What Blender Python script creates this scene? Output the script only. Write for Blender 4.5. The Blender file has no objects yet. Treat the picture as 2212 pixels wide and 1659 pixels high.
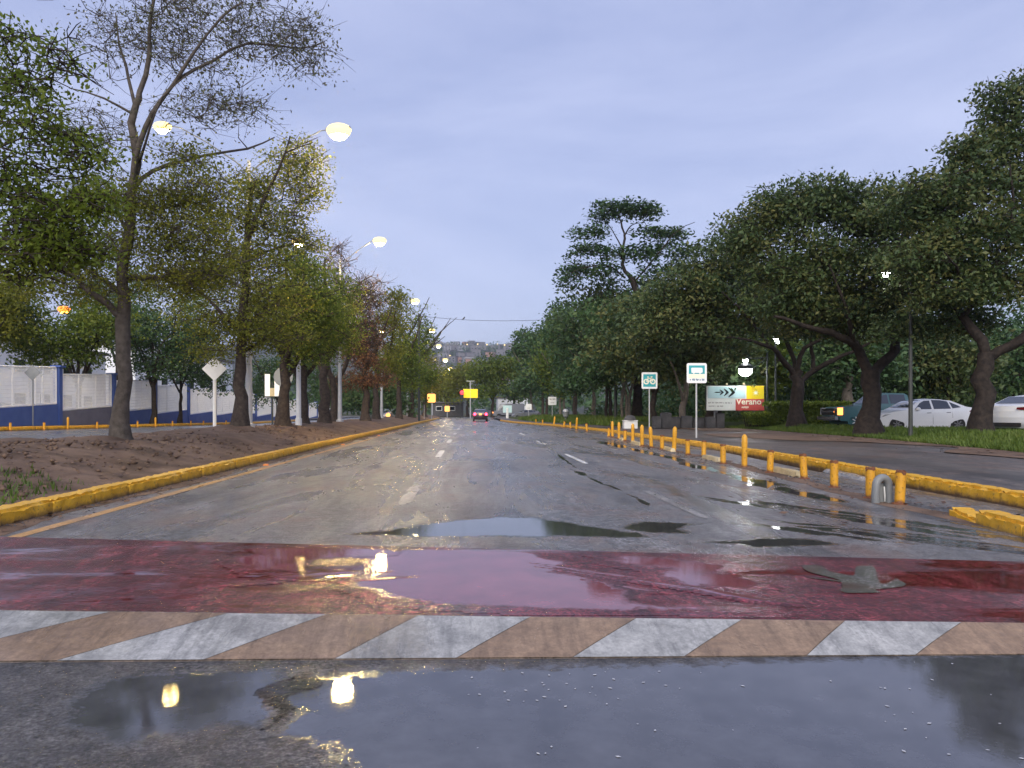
import bpy, bmesh, math, random
import numpy as np
from mathutils import Vector, Matrix

sc = bpy.context.scene
col = sc.collection
R = math.radians
random.seed(7)

# ------------------------------------------------------------------ camera, sky, sun, exposure
F, VX, VY, CH = 1661.0, 1019.0, 888.0, 1.2       # focal length, vanishing point (2212 px wide photo), eye height
cd = bpy.data.cameras.new('camera')
cam = bpy.data.objects.new('camera', cd); col.objects.link(cam)
cam.location = (0, 0, CH); cam.rotation_euler = (R(90), 0, 0)
cd.sensor_width = 36; cd.lens = F / 2212 * 36
cd.shift_x = (1106 - VX) / 2212; cd.shift_y = (VY - 829.5) / 2212
cd.clip_start = 0.05; cd.clip_end = 6000
sc.camera = cam

SUN_EL, SUN_AZ = R(34), R(188)
w = bpy.data.worlds.new('World'); sc.world = w; w.use_nodes = True
nt = w.node_tree; nt.nodes.clear()
def wn(t, **k):
    n = nt.nodes.new(t)
    for a, b in k.items(): setattr(n, a, b)
    return n
out = wn('ShaderNodeOutputWorld')
sky = wn('ShaderNodeTexSky', sky_type='NISHITA', sun_disc=False, sun_elevation=SUN_EL, sun_rotation=SUN_AZ, altitude=400, dust_density=2.0)
bg1 = wn('ShaderNodeBackground'); bg1.inputs['Strength'].default_value = 0.015
nt.links.new(sky.outputs[0], bg1.inputs['Color'])
tc = wn('ShaderNodeTexCoord')
mp = wn('ShaderNodeMapping'); mp.inputs['Scale'].default_value = (1.0, 1.0, 3.2)
nt.links.new(tc.outputs['Generated'], mp.inputs['Vector'])
no = wn('ShaderNodeTexNoise'); no.inputs['Scale'].default_value = 1.7; no.inputs['Detail'].default_value = 7; no.inputs['Roughness'].default_value = 0.6
no.inputs['Distortion'].default_value = 0.6
nt.links.new(mp.outputs[0], no.inputs['Vector'])
rp = wn('ShaderNodeValToRGB')
rp.color_ramp.elements[0].position = 0.34; rp.color_ramp.elements[0].color = (0.300, 0.345, 0.555, 1)
rp.color_ramp.elements[1].position = 0.68; rp.color_ramp.elements[1].color = (0.445, 0.48, 0.685, 1)
nt.links.new(no.outputs['Fac'], rp.inputs[0])
bg2 = wn('ShaderNodeBackground'); bg2.inputs['Strength'].default_value = 0.56
nt.links.new(rp.outputs[0], bg2.inputs['Color'])
ad = wn('ShaderNodeAddShader')
nt.links.new(bg1.outputs[0], ad.inputs[0]); nt.links.new(bg2.outputs[0], ad.inputs[1])
nt.links.new(ad.outputs[0], out.inputs['Surface'])

sl = bpy.data.lights.new('sun', 'SUN'); sl.energy = 1.5; sl.angle = R(50); sl.color = (1, 0.93, 0.82)
so = bpy.data.objects.new('sun', sl); col.objects.link(so)
sd = Vector((math.sin(SUN_AZ) * math.cos(SUN_EL), math.cos(SUN_AZ) * math.cos(SUN_EL), math.sin(SUN_EL)))
so.rotation_euler = sd.to_track_quat('Z', 'Y').to_euler()

sc.view_settings.view_transform = 'Standard'; sc.view_settings.look = 'None'
sc.view_settings.exposure = 1.1; sc.view_settings.gamma = 1.0; sc.view_settings.use_curve_mapping = False
sc.render.engine = 'CYCLES'
cy = sc.cycles
cy.use_denoising = True
cy.max_bounces = 6; cy.diffuse_bounces = 3; cy.glossy_bounces = 3; cy.transmission_bounces = 3; cy.transparent_max_bounces = 6
cy.sample_clamp_indirect = 6.0
cy.volume_bounces = 0
HAZE = 0.00032

# ------------------------------------------------------------------ helpers
def at(px, py, d):
    return Vector(((px - VX) / F * d, d, CH + (VY - py) / F * d))
def onflat(px, py, z=0.0):
    d = F * (CH - z) / (py - VY)
    return ((px - VX) / F * d, d)
def apron_z(y): return -0.04 * (3.75 - y)
def onapron(px, py):
    k = (py - VY) / F                 # CH - z = k*y ; z = -.15+.04y
    y = (CH + 0.15) / (k + 0.04)
    return ((px - VX) / F * y, y)
def ss(t):
    t = np.clip(t, 0, 1); return t * t * (3 - 2 * t)

def tag(o, label=None, cat=None, group=None, kind=None):
    if label: o['label'] = label
    if cat: o['category'] = cat
    if group: o['group'] = group
    if kind: o['kind'] = kind
    return o
def empty(name, loc=(0, 0, 0), rz=0.0):
    o = bpy.data.objects.new(name, None); col.objects.link(o)
    o.location = loc; o.rotation_euler = (0, 0, rz); o.empty_display_size = 0.2
    return o
def link(name, me, mat=None, parent=None):
    o = bpy.data.objects.new(name, me); col.objects.link(o)
    if mat is not None and len(me.materials) == 0: me.materials.append(mat)
    if parent is not None: o.parent = parent
    return o
def kids(o): return [c for c in bpy.data.objects if c.parent == o]
def copy_tree(o, parent=None, swap=None):
    c = o.copy(); col.objects.link(c); c.parent = parent
    for ch in o.children: copy_tree(ch, c)
    return c

class MB:
    def __init__(s): s.v = []; s.f = []; s.smooth = False
    def add(s, vs, fs):
        b = len(s.v); s.v += [tuple(p) for p in vs]; s.f += [tuple(i + b for i in f) for f in fs]; return s
    def box(s, c, d, rz=0.0, m=None):
        x, y, z = d[0] / 2, d[1] / 2, d[2] / 2
        ps = [Vector((sx * x, sy * y, sz * z)) for sz in (-1, 1) for sy in (-1, 1) for sx in (-1, 1)]
        M = m or Matrix.Rotation(rz, 3, 'Z')
        ps = [M @ p + Vector(c) for p in ps]
        return s.add(ps, [(0, 2, 3, 1), (4, 5, 7, 6), (0, 1, 5, 4), (2, 6, 7, 3), (0, 4, 6, 2), (1, 3, 7, 5)])
    def tube(s, pts, rad, n=8, cap=True):
        pts = [Vector(p) for p in pts]
        if not isinstance(rad, (list, tuple)): rad = [rad] * len(pts)
        vs = []; fs = []
        for i, p in enumerate(pts):
            t = (pts[min(i + 1, len(pts) - 1)] - pts[max(i - 1, 0)]).normalized()
            u = t.cross(Vector((0, 1, 0.01))); u = u.normalized() if u.length > 1e-3 else Vector((1, 0, 0))
            vv = t.cross(u)
            for k in range(n):
                a = 2 * math.pi * k / n
                vs.append(p + (u * math.cos(a) + vv * math.sin(a)) * rad[i])
        for i in range(len(pts) - 1):
            for k in range(n):
                a, b = i * n + k, i * n + (k + 1) % n
                fs.append((a, b, b + n, a + n))
        if cap:
            fs.append(tuple(range(n - 1, -1, -1))); fs.append(tuple(range((len(pts) - 1) * n, len(pts) * n)))
        return s.add(vs, fs)
    def lathe(s, prof, c=(0, 0, 0), n=14, axis='Z'):
        vs = []; fs = []
        for (r, h) in prof:
            for k in range(n):
                a = 2 * math.pi * k / n
                p = (r * math.cos(a), r * math.sin(a), h)
                if axis == 'Y': p = (r * math.cos(a), h, r * math.sin(a))
                vs.append(Vector(p) + Vector(c))
        for i in range(len(prof) - 1):
            for k in range(n):
                a, b = i * n + k, i * n + (k + 1) % n
                fs.append((a, b, b + n, a + n))
        fs.append(tuple(range(n - 1, -1, -1))); fs.append(tuple(range((len(prof) - 1) * n, len(prof) * n)))
        return s.add(vs, fs)
    def prism(s, poly, y0, y1):            # poly in (x,z), extruded along y
        n = len(poly)
        vs = [(p[0], y0, p[1]) for p in poly] + [(p[0], y1, p[1]) for p in poly]
        fs = [tuple(range(n)), tuple(range(2 * n - 1, n - 1, -1))]
        fs += [(i, i + n, (i + 1) % n + n, (i + 1) % n) for i in range(n)]
        return s.add(vs, fs)
    def build(s, name, mat=None, parent=None, smooth=False, tri=False):
        me = bpy.data.meshes.new(name); me.from_pydata(s.v, [], s.f)
        bm = bmesh.new(); bm.from_mesh(me); bmesh.ops.recalc_face_normals(bm, faces=bm.faces)
        if tri: bmesh.ops.triangulate(bm, faces=bm.faces)
        bm.to_mesh(me); bm.free()
        if smooth:
            me.shade_smooth(); me.set_sharp_from_angle(angle=R(38))
        return link(name, me, mat, parent)

def mesh_np(name, verts, quads=None, tris=None, tint=None):
    me = bpy.data.meshes.new(name)
    nv = len(verts); me.vertices.add(nv); me.vertices.foreach_set('co', np.asarray(verts, np.float32).ravel())
    fl = quads if quads is not None else tris
    k = 4 if quads is not None else 3
    nf = len(fl)
    me.loops.add(nf * k); me.loops.foreach_set('vertex_index', np.asarray(fl, np.int32).ravel())
    me.polygons.add(nf); me.polygons.foreach_set('loop_start', np.arange(0, nf * k, k, dtype=np.int32))
    if tint is not None:
        a = me.attributes.new('tint', 'FLOAT', 'FACE'); a.data.foreach_set('value', np.asarray(tint, np.float32))
    me.update(calc_edges=True)
    return me

def grid_mesh(name, X, Y, Z, mat, parent=None, smooth=True):
    n, m = X.shape
    v = np.stack([X, Y, Z], -1).reshape(-1, 3)
    i = np.arange(n * m).reshape(n, m)
    q = np.stack([i[:-1, :-1], i[:-1, 1:], i[1:, 1:], i[1:, :-1]], -1).reshape(-1, 4)
    me = mesh_np(name, v, quads=q)
    bm = bmesh.new(); bm.from_mesh(me); bmesh.ops.recalc_face_normals(bm, faces=bm.faces)
    s = sum(f.normal.z for f in bm.faces)
    if s < 0: bmesh.ops.reverse_faces(bm, faces=bm.faces)
    bm.to_mesh(me); bm.free()
    if smooth: me.shade_smooth()
    return link(name, me, mat, parent)

def sheet(name, poly, zf, mat, parent=None):
    """flat polygon on the ground, z from zf(x,y)"""
    bm = bmesh.new()
    vs = [bm.verts.new((p[0], p[1], zf(p[0], p[1]))) for p in poly]
    f = bm.faces.new(vs)
    f.normal_update()
    if f.normal.z < 0: f.normal_flip()
    bmesh.ops.triangulate(bm, faces=[f])
    me = bpy.data.meshes.new(name); bm.to_mesh(me); bm.free()
    return link(name, me, mat, parent)

def ragged(poly, amp, seed, sub=6):
    rnd = random.Random(seed); o = []
    n = len(poly)
    for i in range(n):
        a, b = Vector((*poly[i], 0)), Vector((*poly[(i + 1) % n], 0))
        L = (b - a).length; nn = Vector((-(b - a).y, (b - a).x, 0)).normalized() if L > 0 else Vector()
        for k in range(sub):
            t = k / sub
            p = a.lerp(b, t) + nn * rnd.uniform(-amp, amp) * (1.0 if k else 0.5)
            o.append((p.x, p.y))
    # smooth once
    q = []
    for i in range(len(o)):
        a, b, c = o[i - 1], o[i], o[(i + 1) % len(o)]
        q.append((a[0] * .22 + b[0] * .56 + c[0] * .22, a[1] * .22 + b[1] * .56 + c[1] * .22))
    return q
def blob(cx, cy, rx, ry, seed, n=64, rough=0.35):
    rnd = random.Random(seed)
    ph = [rnd.uniform(0, 6.28) for _ in range(8)]; o = []
    for i in range(n):
        a = 2 * math.pi * i / n
        k = 1 + rough * sum(math.sin((j + 2) * a + ph[j]) / (j + 1.6) for j in range(8)) * .8
        o.append((cx + rx * k * math.cos(a), cy + ry * k * math.sin(a)))
    return o

# ------------------------------------------------------------------ materials
def newmat(name):
    m = bpy.data.materials.new(name); m.use_nodes = True
    return m, m.node_tree, m.node_tree.nodes['Principled BSDF']
def N(t, ty, **k):
    n = t.nodes.new(ty)
    for a, b in k.items(): setattr(n, a, b)
    return n
def noise(t, scale, detail=4, rough=0.55, map_scale=None, dist=0.0, coord='Object', loc=(0, 0, 0)):
    tc = N(t, 'ShaderNodeTexCoord'); mp = N(t, 'ShaderNodeMapping')
    mp.inputs['Scale'].default_value = map_scale or (1, 1, 1); mp.inputs['Location'].default_value = loc
    t.links.new(tc.outputs[coord], mp.inputs[0])
    n = N(t, 'ShaderNodeTexNoise'); n.inputs['Scale'].default_value = scale; n.inputs['Detail'].default_value = detail
    n.inputs['Roughness'].default_value = rough; n.inputs['Distortion'].default_value = dist
    t.links.new(mp.outputs[0], n.inputs['Vector'])
    return n.outputs['Fac']
def ramp(t, src, stops):
    r = N(t, 'ShaderNodeValToRGB'); e = r.color_ramp.elements
    while len(e) < len(stops): e.new(0.5)
    for i, (p, c) in enumerate(stops):
        e[i].position = p; e[i].color = (*c, 1) if isinstance(c, (tuple, list)) else (c, c, c, 1)
    t.links.new(src, r.inputs[0]); return r.outputs[0]
def mixc(t, fac, a, b):
    m = N(t, 'ShaderNodeMix', data_type='RGBA')
    if isinstance(fac, float): m.inputs[0].default_value = fac
    else: t.links.new(fac, m.inputs[0])
    for i, c in ((6, a), (7, b)):
        if isinstance(c, (tuple, list)): m.inputs[i].default_value = (*c, 1)
        else: t.links.new(c, m.inputs[i])
    return m.outputs[2]
def math_n(t, op, a, b=None):
    m = N(t, 'ShaderNodeMath', operation=op)
    for i, c in enumerate((a, b)):
        if c is None: continue
        if isinstance(c, (int, float)): m.inputs[i].default_value = c
        else: t.links.new(c, m.inputs[i])
    return m.outputs[0]
def bump(t, b, h, strength, dist):
    n = N(t, 'ShaderNodeBump'); n.inputs['Distance'].default_value = dist
    if isinstance(strength, (int, float)): n.inputs['Strength'].default_value = strength
    else: t.links.new(strength, n.inputs['Strength'])
    t.links.new(h, n.inputs['Height']); t.links.new(n.outputs[0], b.inputs['Normal'])

def simple(name, c1, c2=None, scale=4, rough=0.5, metal=0.0, bmp=0.0, bscale=30, spec=0.5, emit=None, estr=0.0, coat=0.0):
    m, t, b = newmat(name)
    if c2: t.links.new(ramp(t, noise(t, scale, 6), [(0.32, c1), (0.68, c2)]), b.inputs['Base Color'])
    else: b.inputs['Base Color'].default_value = (*c1, 1)
    b.inputs['Roughness'].default_value = rough; b.inputs['Metallic'].default_value = metal
    b.inputs['Specular IOR Level'].default_value = spec; b.inputs['Coat Weight'].default_value = coat
    if bmp: bump(t, b, noise(t, bscale, 5), bmp, 0.02)
    if emit: b.inputs['Emission Color'].default_value = (*emit, 1); b.inputs['Emission Strength'].default_value = estr
    return m
def emitter(name, c, s):
    m, t, b = newmat(name); b.inputs['Base Color'].default_value = (0.02, 0.02, 0.02, 1)
    b.inputs['Emission Color'].default_value = (*c, 1); b.inputs['Emission Strength'].default_value = s
    return m

def wet_ground(name, c1, c2, r0, r1, patch=0.35, stretch=(1, 0.3, 1), agg=120, bstr=0.5, c3=None, lo=0.38, hi=0.62, bdist=0.012, mid=26, streak=None, grain=0.45, wcol=(0.05, 0.048, 0.05), stain=None, tracks=None):
    """rain-wet paving: films of water (low gloss roughness, little relief) between coarser damp areas"""
    m, t, b = newmat(name)
    film = ramp(t, noise(t, patch, 9, 0.66, stretch, 0.9), [(lo, 0.0), (hi, 1.0)])
    fine = noise(t, agg, 3, 0.7)
    coarse = noise(t, mid, 5, 0.62)
    base = ramp(t, noise(t, 5.0, 7, 0.7), [(0.3, c1), (0.7, c2)])
    if c3: base = mixc(t, ramp(t, noise(t, 1.1, 8, 0.68, None, 0.4, 'Object', (9, 3, 0)), [(0.5, 0.0), (0.68, 0.85)]), base, c3)
    if streak: base = mixc(t, ramp(t, noise(t, 3.0, 6, 0.7, streak, 0.2, 'Object', (3, 5, 0)), [(0.48, 0.0), (0.70, 0.7)]), base, tuple(x * 0.45 for x in c1))
    if stain:                                  # dark blotches and patched areas with their own ragged shape
        base = mixc(t, ramp(t, noise(t, stain, 10, 0.72, (1, .45, 1), 0.6, 'Object', (21, 4, 0)), [(0.50, 0.0), (0.60, 0.75)]), base, tuple(x * 0.55 for x in c1))
        base = mixc(t, ramp(t, noise(t, stain * 3.1, 8, 0.75, (1, .3, 1), 0.3, 'Object', (2, 14, 0)), [(0.54, 0.0), (0.64, 0.6)]), base, tuple(min(.4, x * 1.45) for x in c2))
    for sc_n, g in ((agg * 0.6, grain * .8), (mid * 1.3, grain), (9.0, grain * .7)):
        speck = ramp(t, noise(t, sc_n, 3, 0.6), [(0.3, 1 - g), (0.7, 1 + g)])
        mm = N(t, 'ShaderNodeMix', data_type='RGBA', blend_type='MULTIPLY'); mm.inputs[0].default_value = 1.0
        t.links.new(base, mm.inputs[6]); t.links.new(speck, mm.inputs[7]); base = mm.outputs[2]
    wa = N(t, 'ShaderNodeAttribute', attribute_name='wet')
    wn_ = math_n(t, 'ADD', wa.outputs['Fac'], math_n(t, 'MULTIPLY', math_n(t, 'SUBTRACT', math_n(t, 'ADD', math_n(t, 'MULTIPLY', noise(t, 9, 6, 0.7), 1.0), math_n(t, 'MULTIPLY', coarse, 0.5)), 0.75), 0.9))
    wm = N(t, 'ShaderNodeMapRange', interpolation_type='SMOOTHSTEP'); wm.inputs['From Min'].default_value = 0.30; wm.inputs['From Max'].default_value = 0.62
    t.links.new(wn_, wm.inputs['Value']); gate = N(t, 'ShaderNodeMath', operation='GREATER_THAN'); gate.inputs[1].default_value = 0.001
    t.links.new(wa.outputs['Fac'], gate.inputs[0]); wet = math_n(t, 'MULTIPLY', wm.outputs[0], gate.outputs[0])
    dk = N(t, 'ShaderNodeMix', data_type='RGBA'); t.links.new(wet, dk.inputs[0]); t.links.new(base, dk.inputs[6]); t.links.new(ramp(t, noise(t, 5.0, 5, 0.6), [(0.3, tuple(x * .75 for x in wcol)), (0.7, tuple(x * 1.3 for x in wcol))]), dk.inputs[7])
    base = dk.outputs[2]
    t.links.new(base, b.inputs['Base Color'])
    rr = N(t, 'ShaderNodeMapRange'); rr.inputs['To Min'].default_value = r0; rr.inputs['To Max'].default_value = r1
    t.links.new(film, rr.inputs['Value'])
    rm = N(t, 'ShaderNodeMix'); t.links.new(wet, rm.inputs[0]); t.links.new(rr.outputs[0], rm.inputs[2]); rm.inputs[3].default_value = 0.012
    t.links.new(rm.outputs[0], b.inputs['Roughness'])
    b.inputs['IOR'].default_value = 1.5
    t.links.new(math_n(t, 'ADD', math_n(t, 'MULTIPLY', wet, 0.45), 0.55), b.inputs['Specular IOR Level'])
    hgt = math_n(t, 'ADD', math_n(t, 'MULTIPLY', fine, 0.22), coarse)
    st = math_n(t, 'ADD', math_n(t, 'MULTIPLY', math_n(t, 'MULTIPLY', film, bstr), math_n(t, 'SUBTRACT', 1.0, wet)), 0.010)
    bump(t, b, hgt, st, bdist)
    return m

M = {}
M['road'] = wet_ground('wet_asphalt', (0.105, 0.104, 0.108), (0.185, 0.178, 0.182), 0.13, 0.40, patch=0.8, stretch=(1.3, .16, 1), c3=(0.175, 0.115, 0.098), bstr=1.0, bdist=.03, lo=.30, hi=.62, stain=.55, grain=.5)
M['left_road'] = wet_ground('wet_asphalt_far', (0.06, 0.06, 0.062), (0.11, 0.105, 0.108), 0.16, 0.38)
M['walk'] = wet_ground('wet_footway', (0.06, 0.052, 0.048), (0.115, 0.095, 0.084), 0.42, 0.7, c3=(0.15, 0.092, 0.068), stain=.4, bdist=.02)
M['apron'] = wet_ground('wet_rough_asphalt', (0.042, 0.040, 0.040), (0.095, 0.088, 0.084), 0.05, 0.20, patch=1.6, stretch=(0.6, 1.4, 1), agg=150, bstr=1.0, lo=0.28, hi=0.44, bdist=0.013, mid=38, grain=.55, wcol=(0.068, 0.069, 0.078))
M['red'] = wet_ground('wet_red_paint', (0.10, 0.013, 0.017), (0.18, 0.036, 0.042), 0.05, 0.16, patch=0.9, stretch=(0.5, 1.7, 1), agg=90, bstr=0.75, c3=(0.07, 0.03, 0.029), lo=0.40, hi=0.60, bdist=0.017, mid=30, grain=.5, wcol=(0.20, 0.06, 0.075), stain=1.3, streak=(5, .7, 1))
M['ramp_base'] = wet_ground('wet_ramp', (0.10, 0.08, 0.06), (0.16, 0.12, 0.09), 0.15, 0.4, patch=1.5)
M['white_line'] = wet_ground('worn_white_paint', (0.22, 0.22, 0.215), (0.42, 0.415, 0.40), 0.14, 0.36, patch=2.5, c3=(0.14, 0.135, 0.13), streak=(4, .5, 1), bdist=.004, grain=.16)
M['lane_white'] = wet_ground('lane_white_paint', (0.50, 0.50, 0.49), (0.66, 0.66, 0.64), 0.3, 0.55, patch=2.5, c3=(0.3, 0.29, 0.28), bdist=.006, grain=.3)
M['white_old'] = wet_ground('faded_white_paint', (0.16, 0.15, 0.145), (0.34, 0.32, 0.31), 0.2, 0.45, patch=2.5, c3=(0.10, 0.09, 0.085), bdist=.006)
M['ochre_line'] = wet_ground('worn_ochre_paint', (0.185, 0.120, 0.072), (0.28, 0.19, 0.12), 0.13, 0.34, patch=2.2, c3=(0.12, 0.08, 0.06), streak=(4, .5, 1), bdist=.004, grain=.16)
M['yellow_line'] = wet_ground('worn_yellow_line', (0.42, 0.22, 0.06), (0.55, 0.30, 0.09), 0.25, 0.5, patch=3, c3=(0.22, 0.13, 0.07), bdist=.006, grain=.3)
M['grey_mark'] = wet_ground('grey_worn_marking', (0.085, 0.082, 0.072), (0.14, 0.135, 0.122), 0.06, 0.2, patch=1.4, c3=(0.12, 0.04, 0.04), bstr=.25, bdist=.006, mid=30, grain=.25)
M['soil'] = simple('damp_soil', (0.072, 0.045, 0.030), (0.19, 0.125, 0.088), 1.3, 0.85, bmp=0.8, bscale=14, spec=0.3)
M['grass_ground'] = simple('grass_ground', (0.035, 0.055, 0.014), (0.075, 0.085, 0.025), 2.2, 0.9, bmp=0.5, bscale=20, spec=0.2)
M['ground'] = simple('far_ground', (0.05, 0.055, 0.03), (0.09, 0.085, 0.05), 0.08, 0.95, spec=0.2)
M['hill'] = simple('hill_scrub', (0.03, 0.045, 0.03), (0.085, 0.085, 0.075), 0.02, 0.95, spec=0.1)
def puddle_mat(name, c1, c2):
    m, t, b = newmat(name)
    t.links.new(ramp(t, noise(t, 7, 5), [(0.3, c1), (0.7, c2)]), b.inputs['Base Color'])
    b.inputs['Roughness'].default_value = 0.012; b.inputs['IOR'].default_value = 1.5
    b.inputs['Specular IOR Level'].default_value = 0.62
    bump(t, b, noise(t, 5.0, 3, 0.5, (1, 1, 1)), 0.035, 0.02)
    return m
M['puddle'] = puddle_mat('standing_water', (0.035, 0.034, 0.035), (0.065, 0.06, 0.06))
M['puddle_red'] = puddle_mat('water_over_red_paint', (0.13, 0.03, 0.035), (0.20, 0.045, 0.05))
def kerb_mat(name, c1, c2, dirt, zlo, zhi):
    m, t, b = newmat(name)
    base = ramp(t, noise(t, 5, 6, 0.6), [(0.3, c1), (0.7, c2)])
    tc = N(t, 'ShaderNodeTexCoord'); sx = N(t, 'ShaderNodeSeparateXYZ'); t.links.new(tc.outputs['Object'], sx.inputs[0])
    h = math_n(t, 'ADD', sx.outputs['Z'], math_n(t, 'MULTIPLY', math_n(t, 'SUBTRACT', noise(t, 9, 6, 0.7), 0.5), 0.14))
    mr = N(t, 'ShaderNodeMapRange'); mr.inputs['From Min'].default_value = zlo; mr.inputs['From Max'].default_value = zhi
    t.links.new(h, mr.inputs['Value'])
    chips = ramp(t, noise(t, 16, 5, 0.7), [(0.56, 1.0), (0.66, 0.25)])
    t.links.new(mixc(t, math_n(t, 'MULTIPLY', mr.outputs[0], chips), dirt, base), b.inputs['Base Color'])
    b.inputs['Roughness'].default_value = 0.38
    bump(t, b, noise(t, 25, 5, 0.7), 0.5, 0.02)
    return m
M['kerb'] = kerb_mat('yellow_kerb_paint', (0.66, 0.34, 0.012), (0.80, 0.45, 0.025), (0.12, 0.07, 0.04), 0.0, 0.075)
M['bollard'] = kerb_mat('yellow_bollard_paint', (0.58, 0.27, 0.012), (0.70, 0.36, 0.02), (0.14, 0.045, 0.02), 0.02, 0.07)
M['rust'] = simple('rusty_steel', (0.10, 0.035, 0.018), (0.22, 0.08, 0.03), 12, 0.75, bmp=0.5)
M['cream'] = simple('cream_painted_concrete', (0.42, 0.33, 0.18), (0.60, 0.49, 0.28), 6, 0.5, bmp=0.3)
M['bark_grey'] = simple('grey_brown_bark', (0.06, 0.05, 0.042), (0.125, 0.105, 0.088), 7, 0.9, bmp=1.0, bscale=18, spec=0.25)
M['bark'] = simple('rough_bark', (0.030, 0.023, 0.020), (0.075, 0.058, 0.048), 7, 0.9, bmp=1.0, bscale=18, spec=0.25)
M['bark_dark'] = simple('dark_wet_bark', (0.016, 0.013, 0.012), (0.045, 0.034, 0.028), 7, 0.85, bmp=1.0, bscale=18, spec=0.25)
M['bark_pale'] = simple('pale_bark', (0.10, 0.085, 0.07), (0.20, 0.17, 0.14), 6, 0.9, bmp=0.8, bscale=18)
M['galv'] = simple('galvanised_steel', (0.42, 0.43, 0.44), (0.55, 0.55, 0.55), 3, 0.5, metal=0.3)
M['grey_paint'] = simple('grey_painted_steel', (0.16, 0.17, 0.18), (0.22, 0.23, 0.23), 3, 0.5)
M['dark_paint'] = simple('dark_painted_steel', (0.035, 0.04, 0.038), (0.05, 0.055, 0.05), 3, 0.5)
M['white_paint'] = simple('white_paint', (0.72, 0.72, 0.70), (0.82, 0.82, 0.80), 3, 0.5)
M['white_sign'] = simple('white_sign_sheet', (0.86, 0.86, 0.84), rough=0.35)
M['teal'] = simple('teal_print', (0.03, 0.33, 0.37), (0.04, 0.39, 0.43), 4, 0.4)
M['pale_teal'] = simple('pale_teal_print', (0.42, 0.63, 0.65), (0.52, 0.70, 0.70), 1.2, 0.45)
M['cream_print'] = simple('cream_print', (0.86, 0.84, 0.66), rough=0.45)
M['navy_print'] = simple('navy_print', (0.035, 0.10, 0.18), (0.2, 0.3, 0.4), 30, 0.5)
M['black_print'] = simple('black_print', (0.004, 0.014, 0.018), rough=0.5)
M['grey_print'] = simple('grey_print', (0.30, 0.30, 0.28), (0.45, 0.45, 0.42), 40, 0.5)
M['yellow_print'] = simple('yellow_print', (0.88, 0.70, 0.02), (0.86, 0.56, 0.02), 1.0, 0.45)
M['red_print'] = simple('red_print', (0.62, 0.10, 0.08), (0.55, 0.08, 0.07), 2, 0.45)
M['pale_print'] = simple('pale_board', (0.70, 0.74, 0.68), (0.78, 0.79, 0.74), 2, 0.45)
M['blue_wall'] = simple('blue_painted_wall', (0.035, 0.075, 0.27), (0.055, 0.105, 0.33), 1.5, 0.65, bmp=0.15)
M['grey_wall'] = simple('grey_painted_wall', (0.10, 0.105, 0.16), (0.14, 0.145, 0.20), 1.5, 0.7)
M['mesh_white'] = simple('white_fence_paint', (0.78, 0.78, 0.78), (0.86, 0.86, 0.85), 3, 0.55)
M['plaster'] = simple('white_plaster', (0.74, 0.75, 0.77), (0.84, 0.85, 0.86), 0.4, 0.8)
M['plaster_cream'] = simple('cream_plaster', (0.50, 0.46, 0.42), (0.60, 0.55, 0.5), 0.4, 0.8)
M['brick_wall'] = simple('brick_red_render', (0.30, 0.17, 0.13), (0.38, 0.22, 0.17), 0.4, 0.85)
M['grey_render'] = simple('grey_render', (0.22, 0.22, 0.24), (0.32, 0.32, 0.34), 0.4, 0.85)
M['roof'] = simple('dark_roof', (0.09, 0.08, 0.085), (0.15, 0.13, 0.13), 1, 0.8)
M['glass'] = simple('dark_glass', (0.012, 0.016, 0.022), rough=0.04, spec=0.8)
M['tint_glass'] = simple('tinted_car_glass', (0.025, 0.032, 0.045), rough=0.05, spec=0.9)
M['car_white'] = simple('white_car_paint', (0.66, 0.68, 0.72), (0.72, 0.73, 0.76), 1.5, 0.32, coat=0.7)
M['car_green'] = simple('dark_teal_car_paint', (0.02, 0.085, 0.095), (0.028, 0.10, 0.11), 2, 0.3, coat=0.8)
M['car_dark'] = simple('dark_car_paint', (0.03, 0.022, 0.03), rough=0.3, coat=0.8)
M['car_red'] = simple('maroon_car_paint', (0.14, 0.03, 0.03), rough=0.35, coat=0.8)
M['car_grey'] = simple('grey_car_paint', (0.16, 0.17, 0.19), rough=0.35, coat=0.8)
M['tyre'] = simple('tyre_rubber', (0.012, 0.012, 0.013), rough=0.8)
M['rim'] = simple('grey_alloy', (0.14, 0.14, 0.15), (0.19, 0.19, 0.2), 5, 0.4, metal=0.4)
M['rim_bright'] = simple('bright_alloy', (0.6, 0.6, 0.6), rough=0.35, metal=0.4)
M['trim'] = simple('black_trim', (0.012, 0.012, 0.014), rough=0.6)
M['chrome'] = simple('chrome', (0.6, 0.61, 0.62), rough=0.2, metal=0.9)
M['tail'] = simple('dark_red_lens', (0.12, 0.006, 0.01), rough=0.15, coat=1)
M['lens_clear'] = simple('clear_lens', (0.30, 0.31, 0.34), rough=0.15, coat=1)
M['plate'] = simple('number_plate_blank', (0.55, 0.55, 0.5), rough=0.5)
M['lamp_glow'] = emitter('street_lamp_light', (1, 0.70, 0.24), 480)
M['lamp_rim'] = emitter('lamp_glass_halo_yellow', (1, 0.74, 0.25), 1.3)
M['lamp_glow_far'] = emitter('street_lamp_light_far', (1, 0.76, 0.36), 160)
M['lamp_white'] = emitter('park_lamp_light', (0.95, 0.97, 1.0), 22)
M['lamp_orange'] = emitter('sodium_lamp_light', (1, 0.30, 0.04), 7)
M['lamp_rim_orange'] = emitter('lamp_glass_halo_orange', (1, 0.22, 0.02), 1.6)
M['orange_dot'] = emitter('indicator_light', (1, 0.26, 0.05), 2.2)
M['red_lit'] = emitter('red_lamp_light', (1, 0.02, 0.05), 9)
M['red_sig'] = emitter('red_signal_light', (1, 0.035, 0.05), 1.6)
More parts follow.
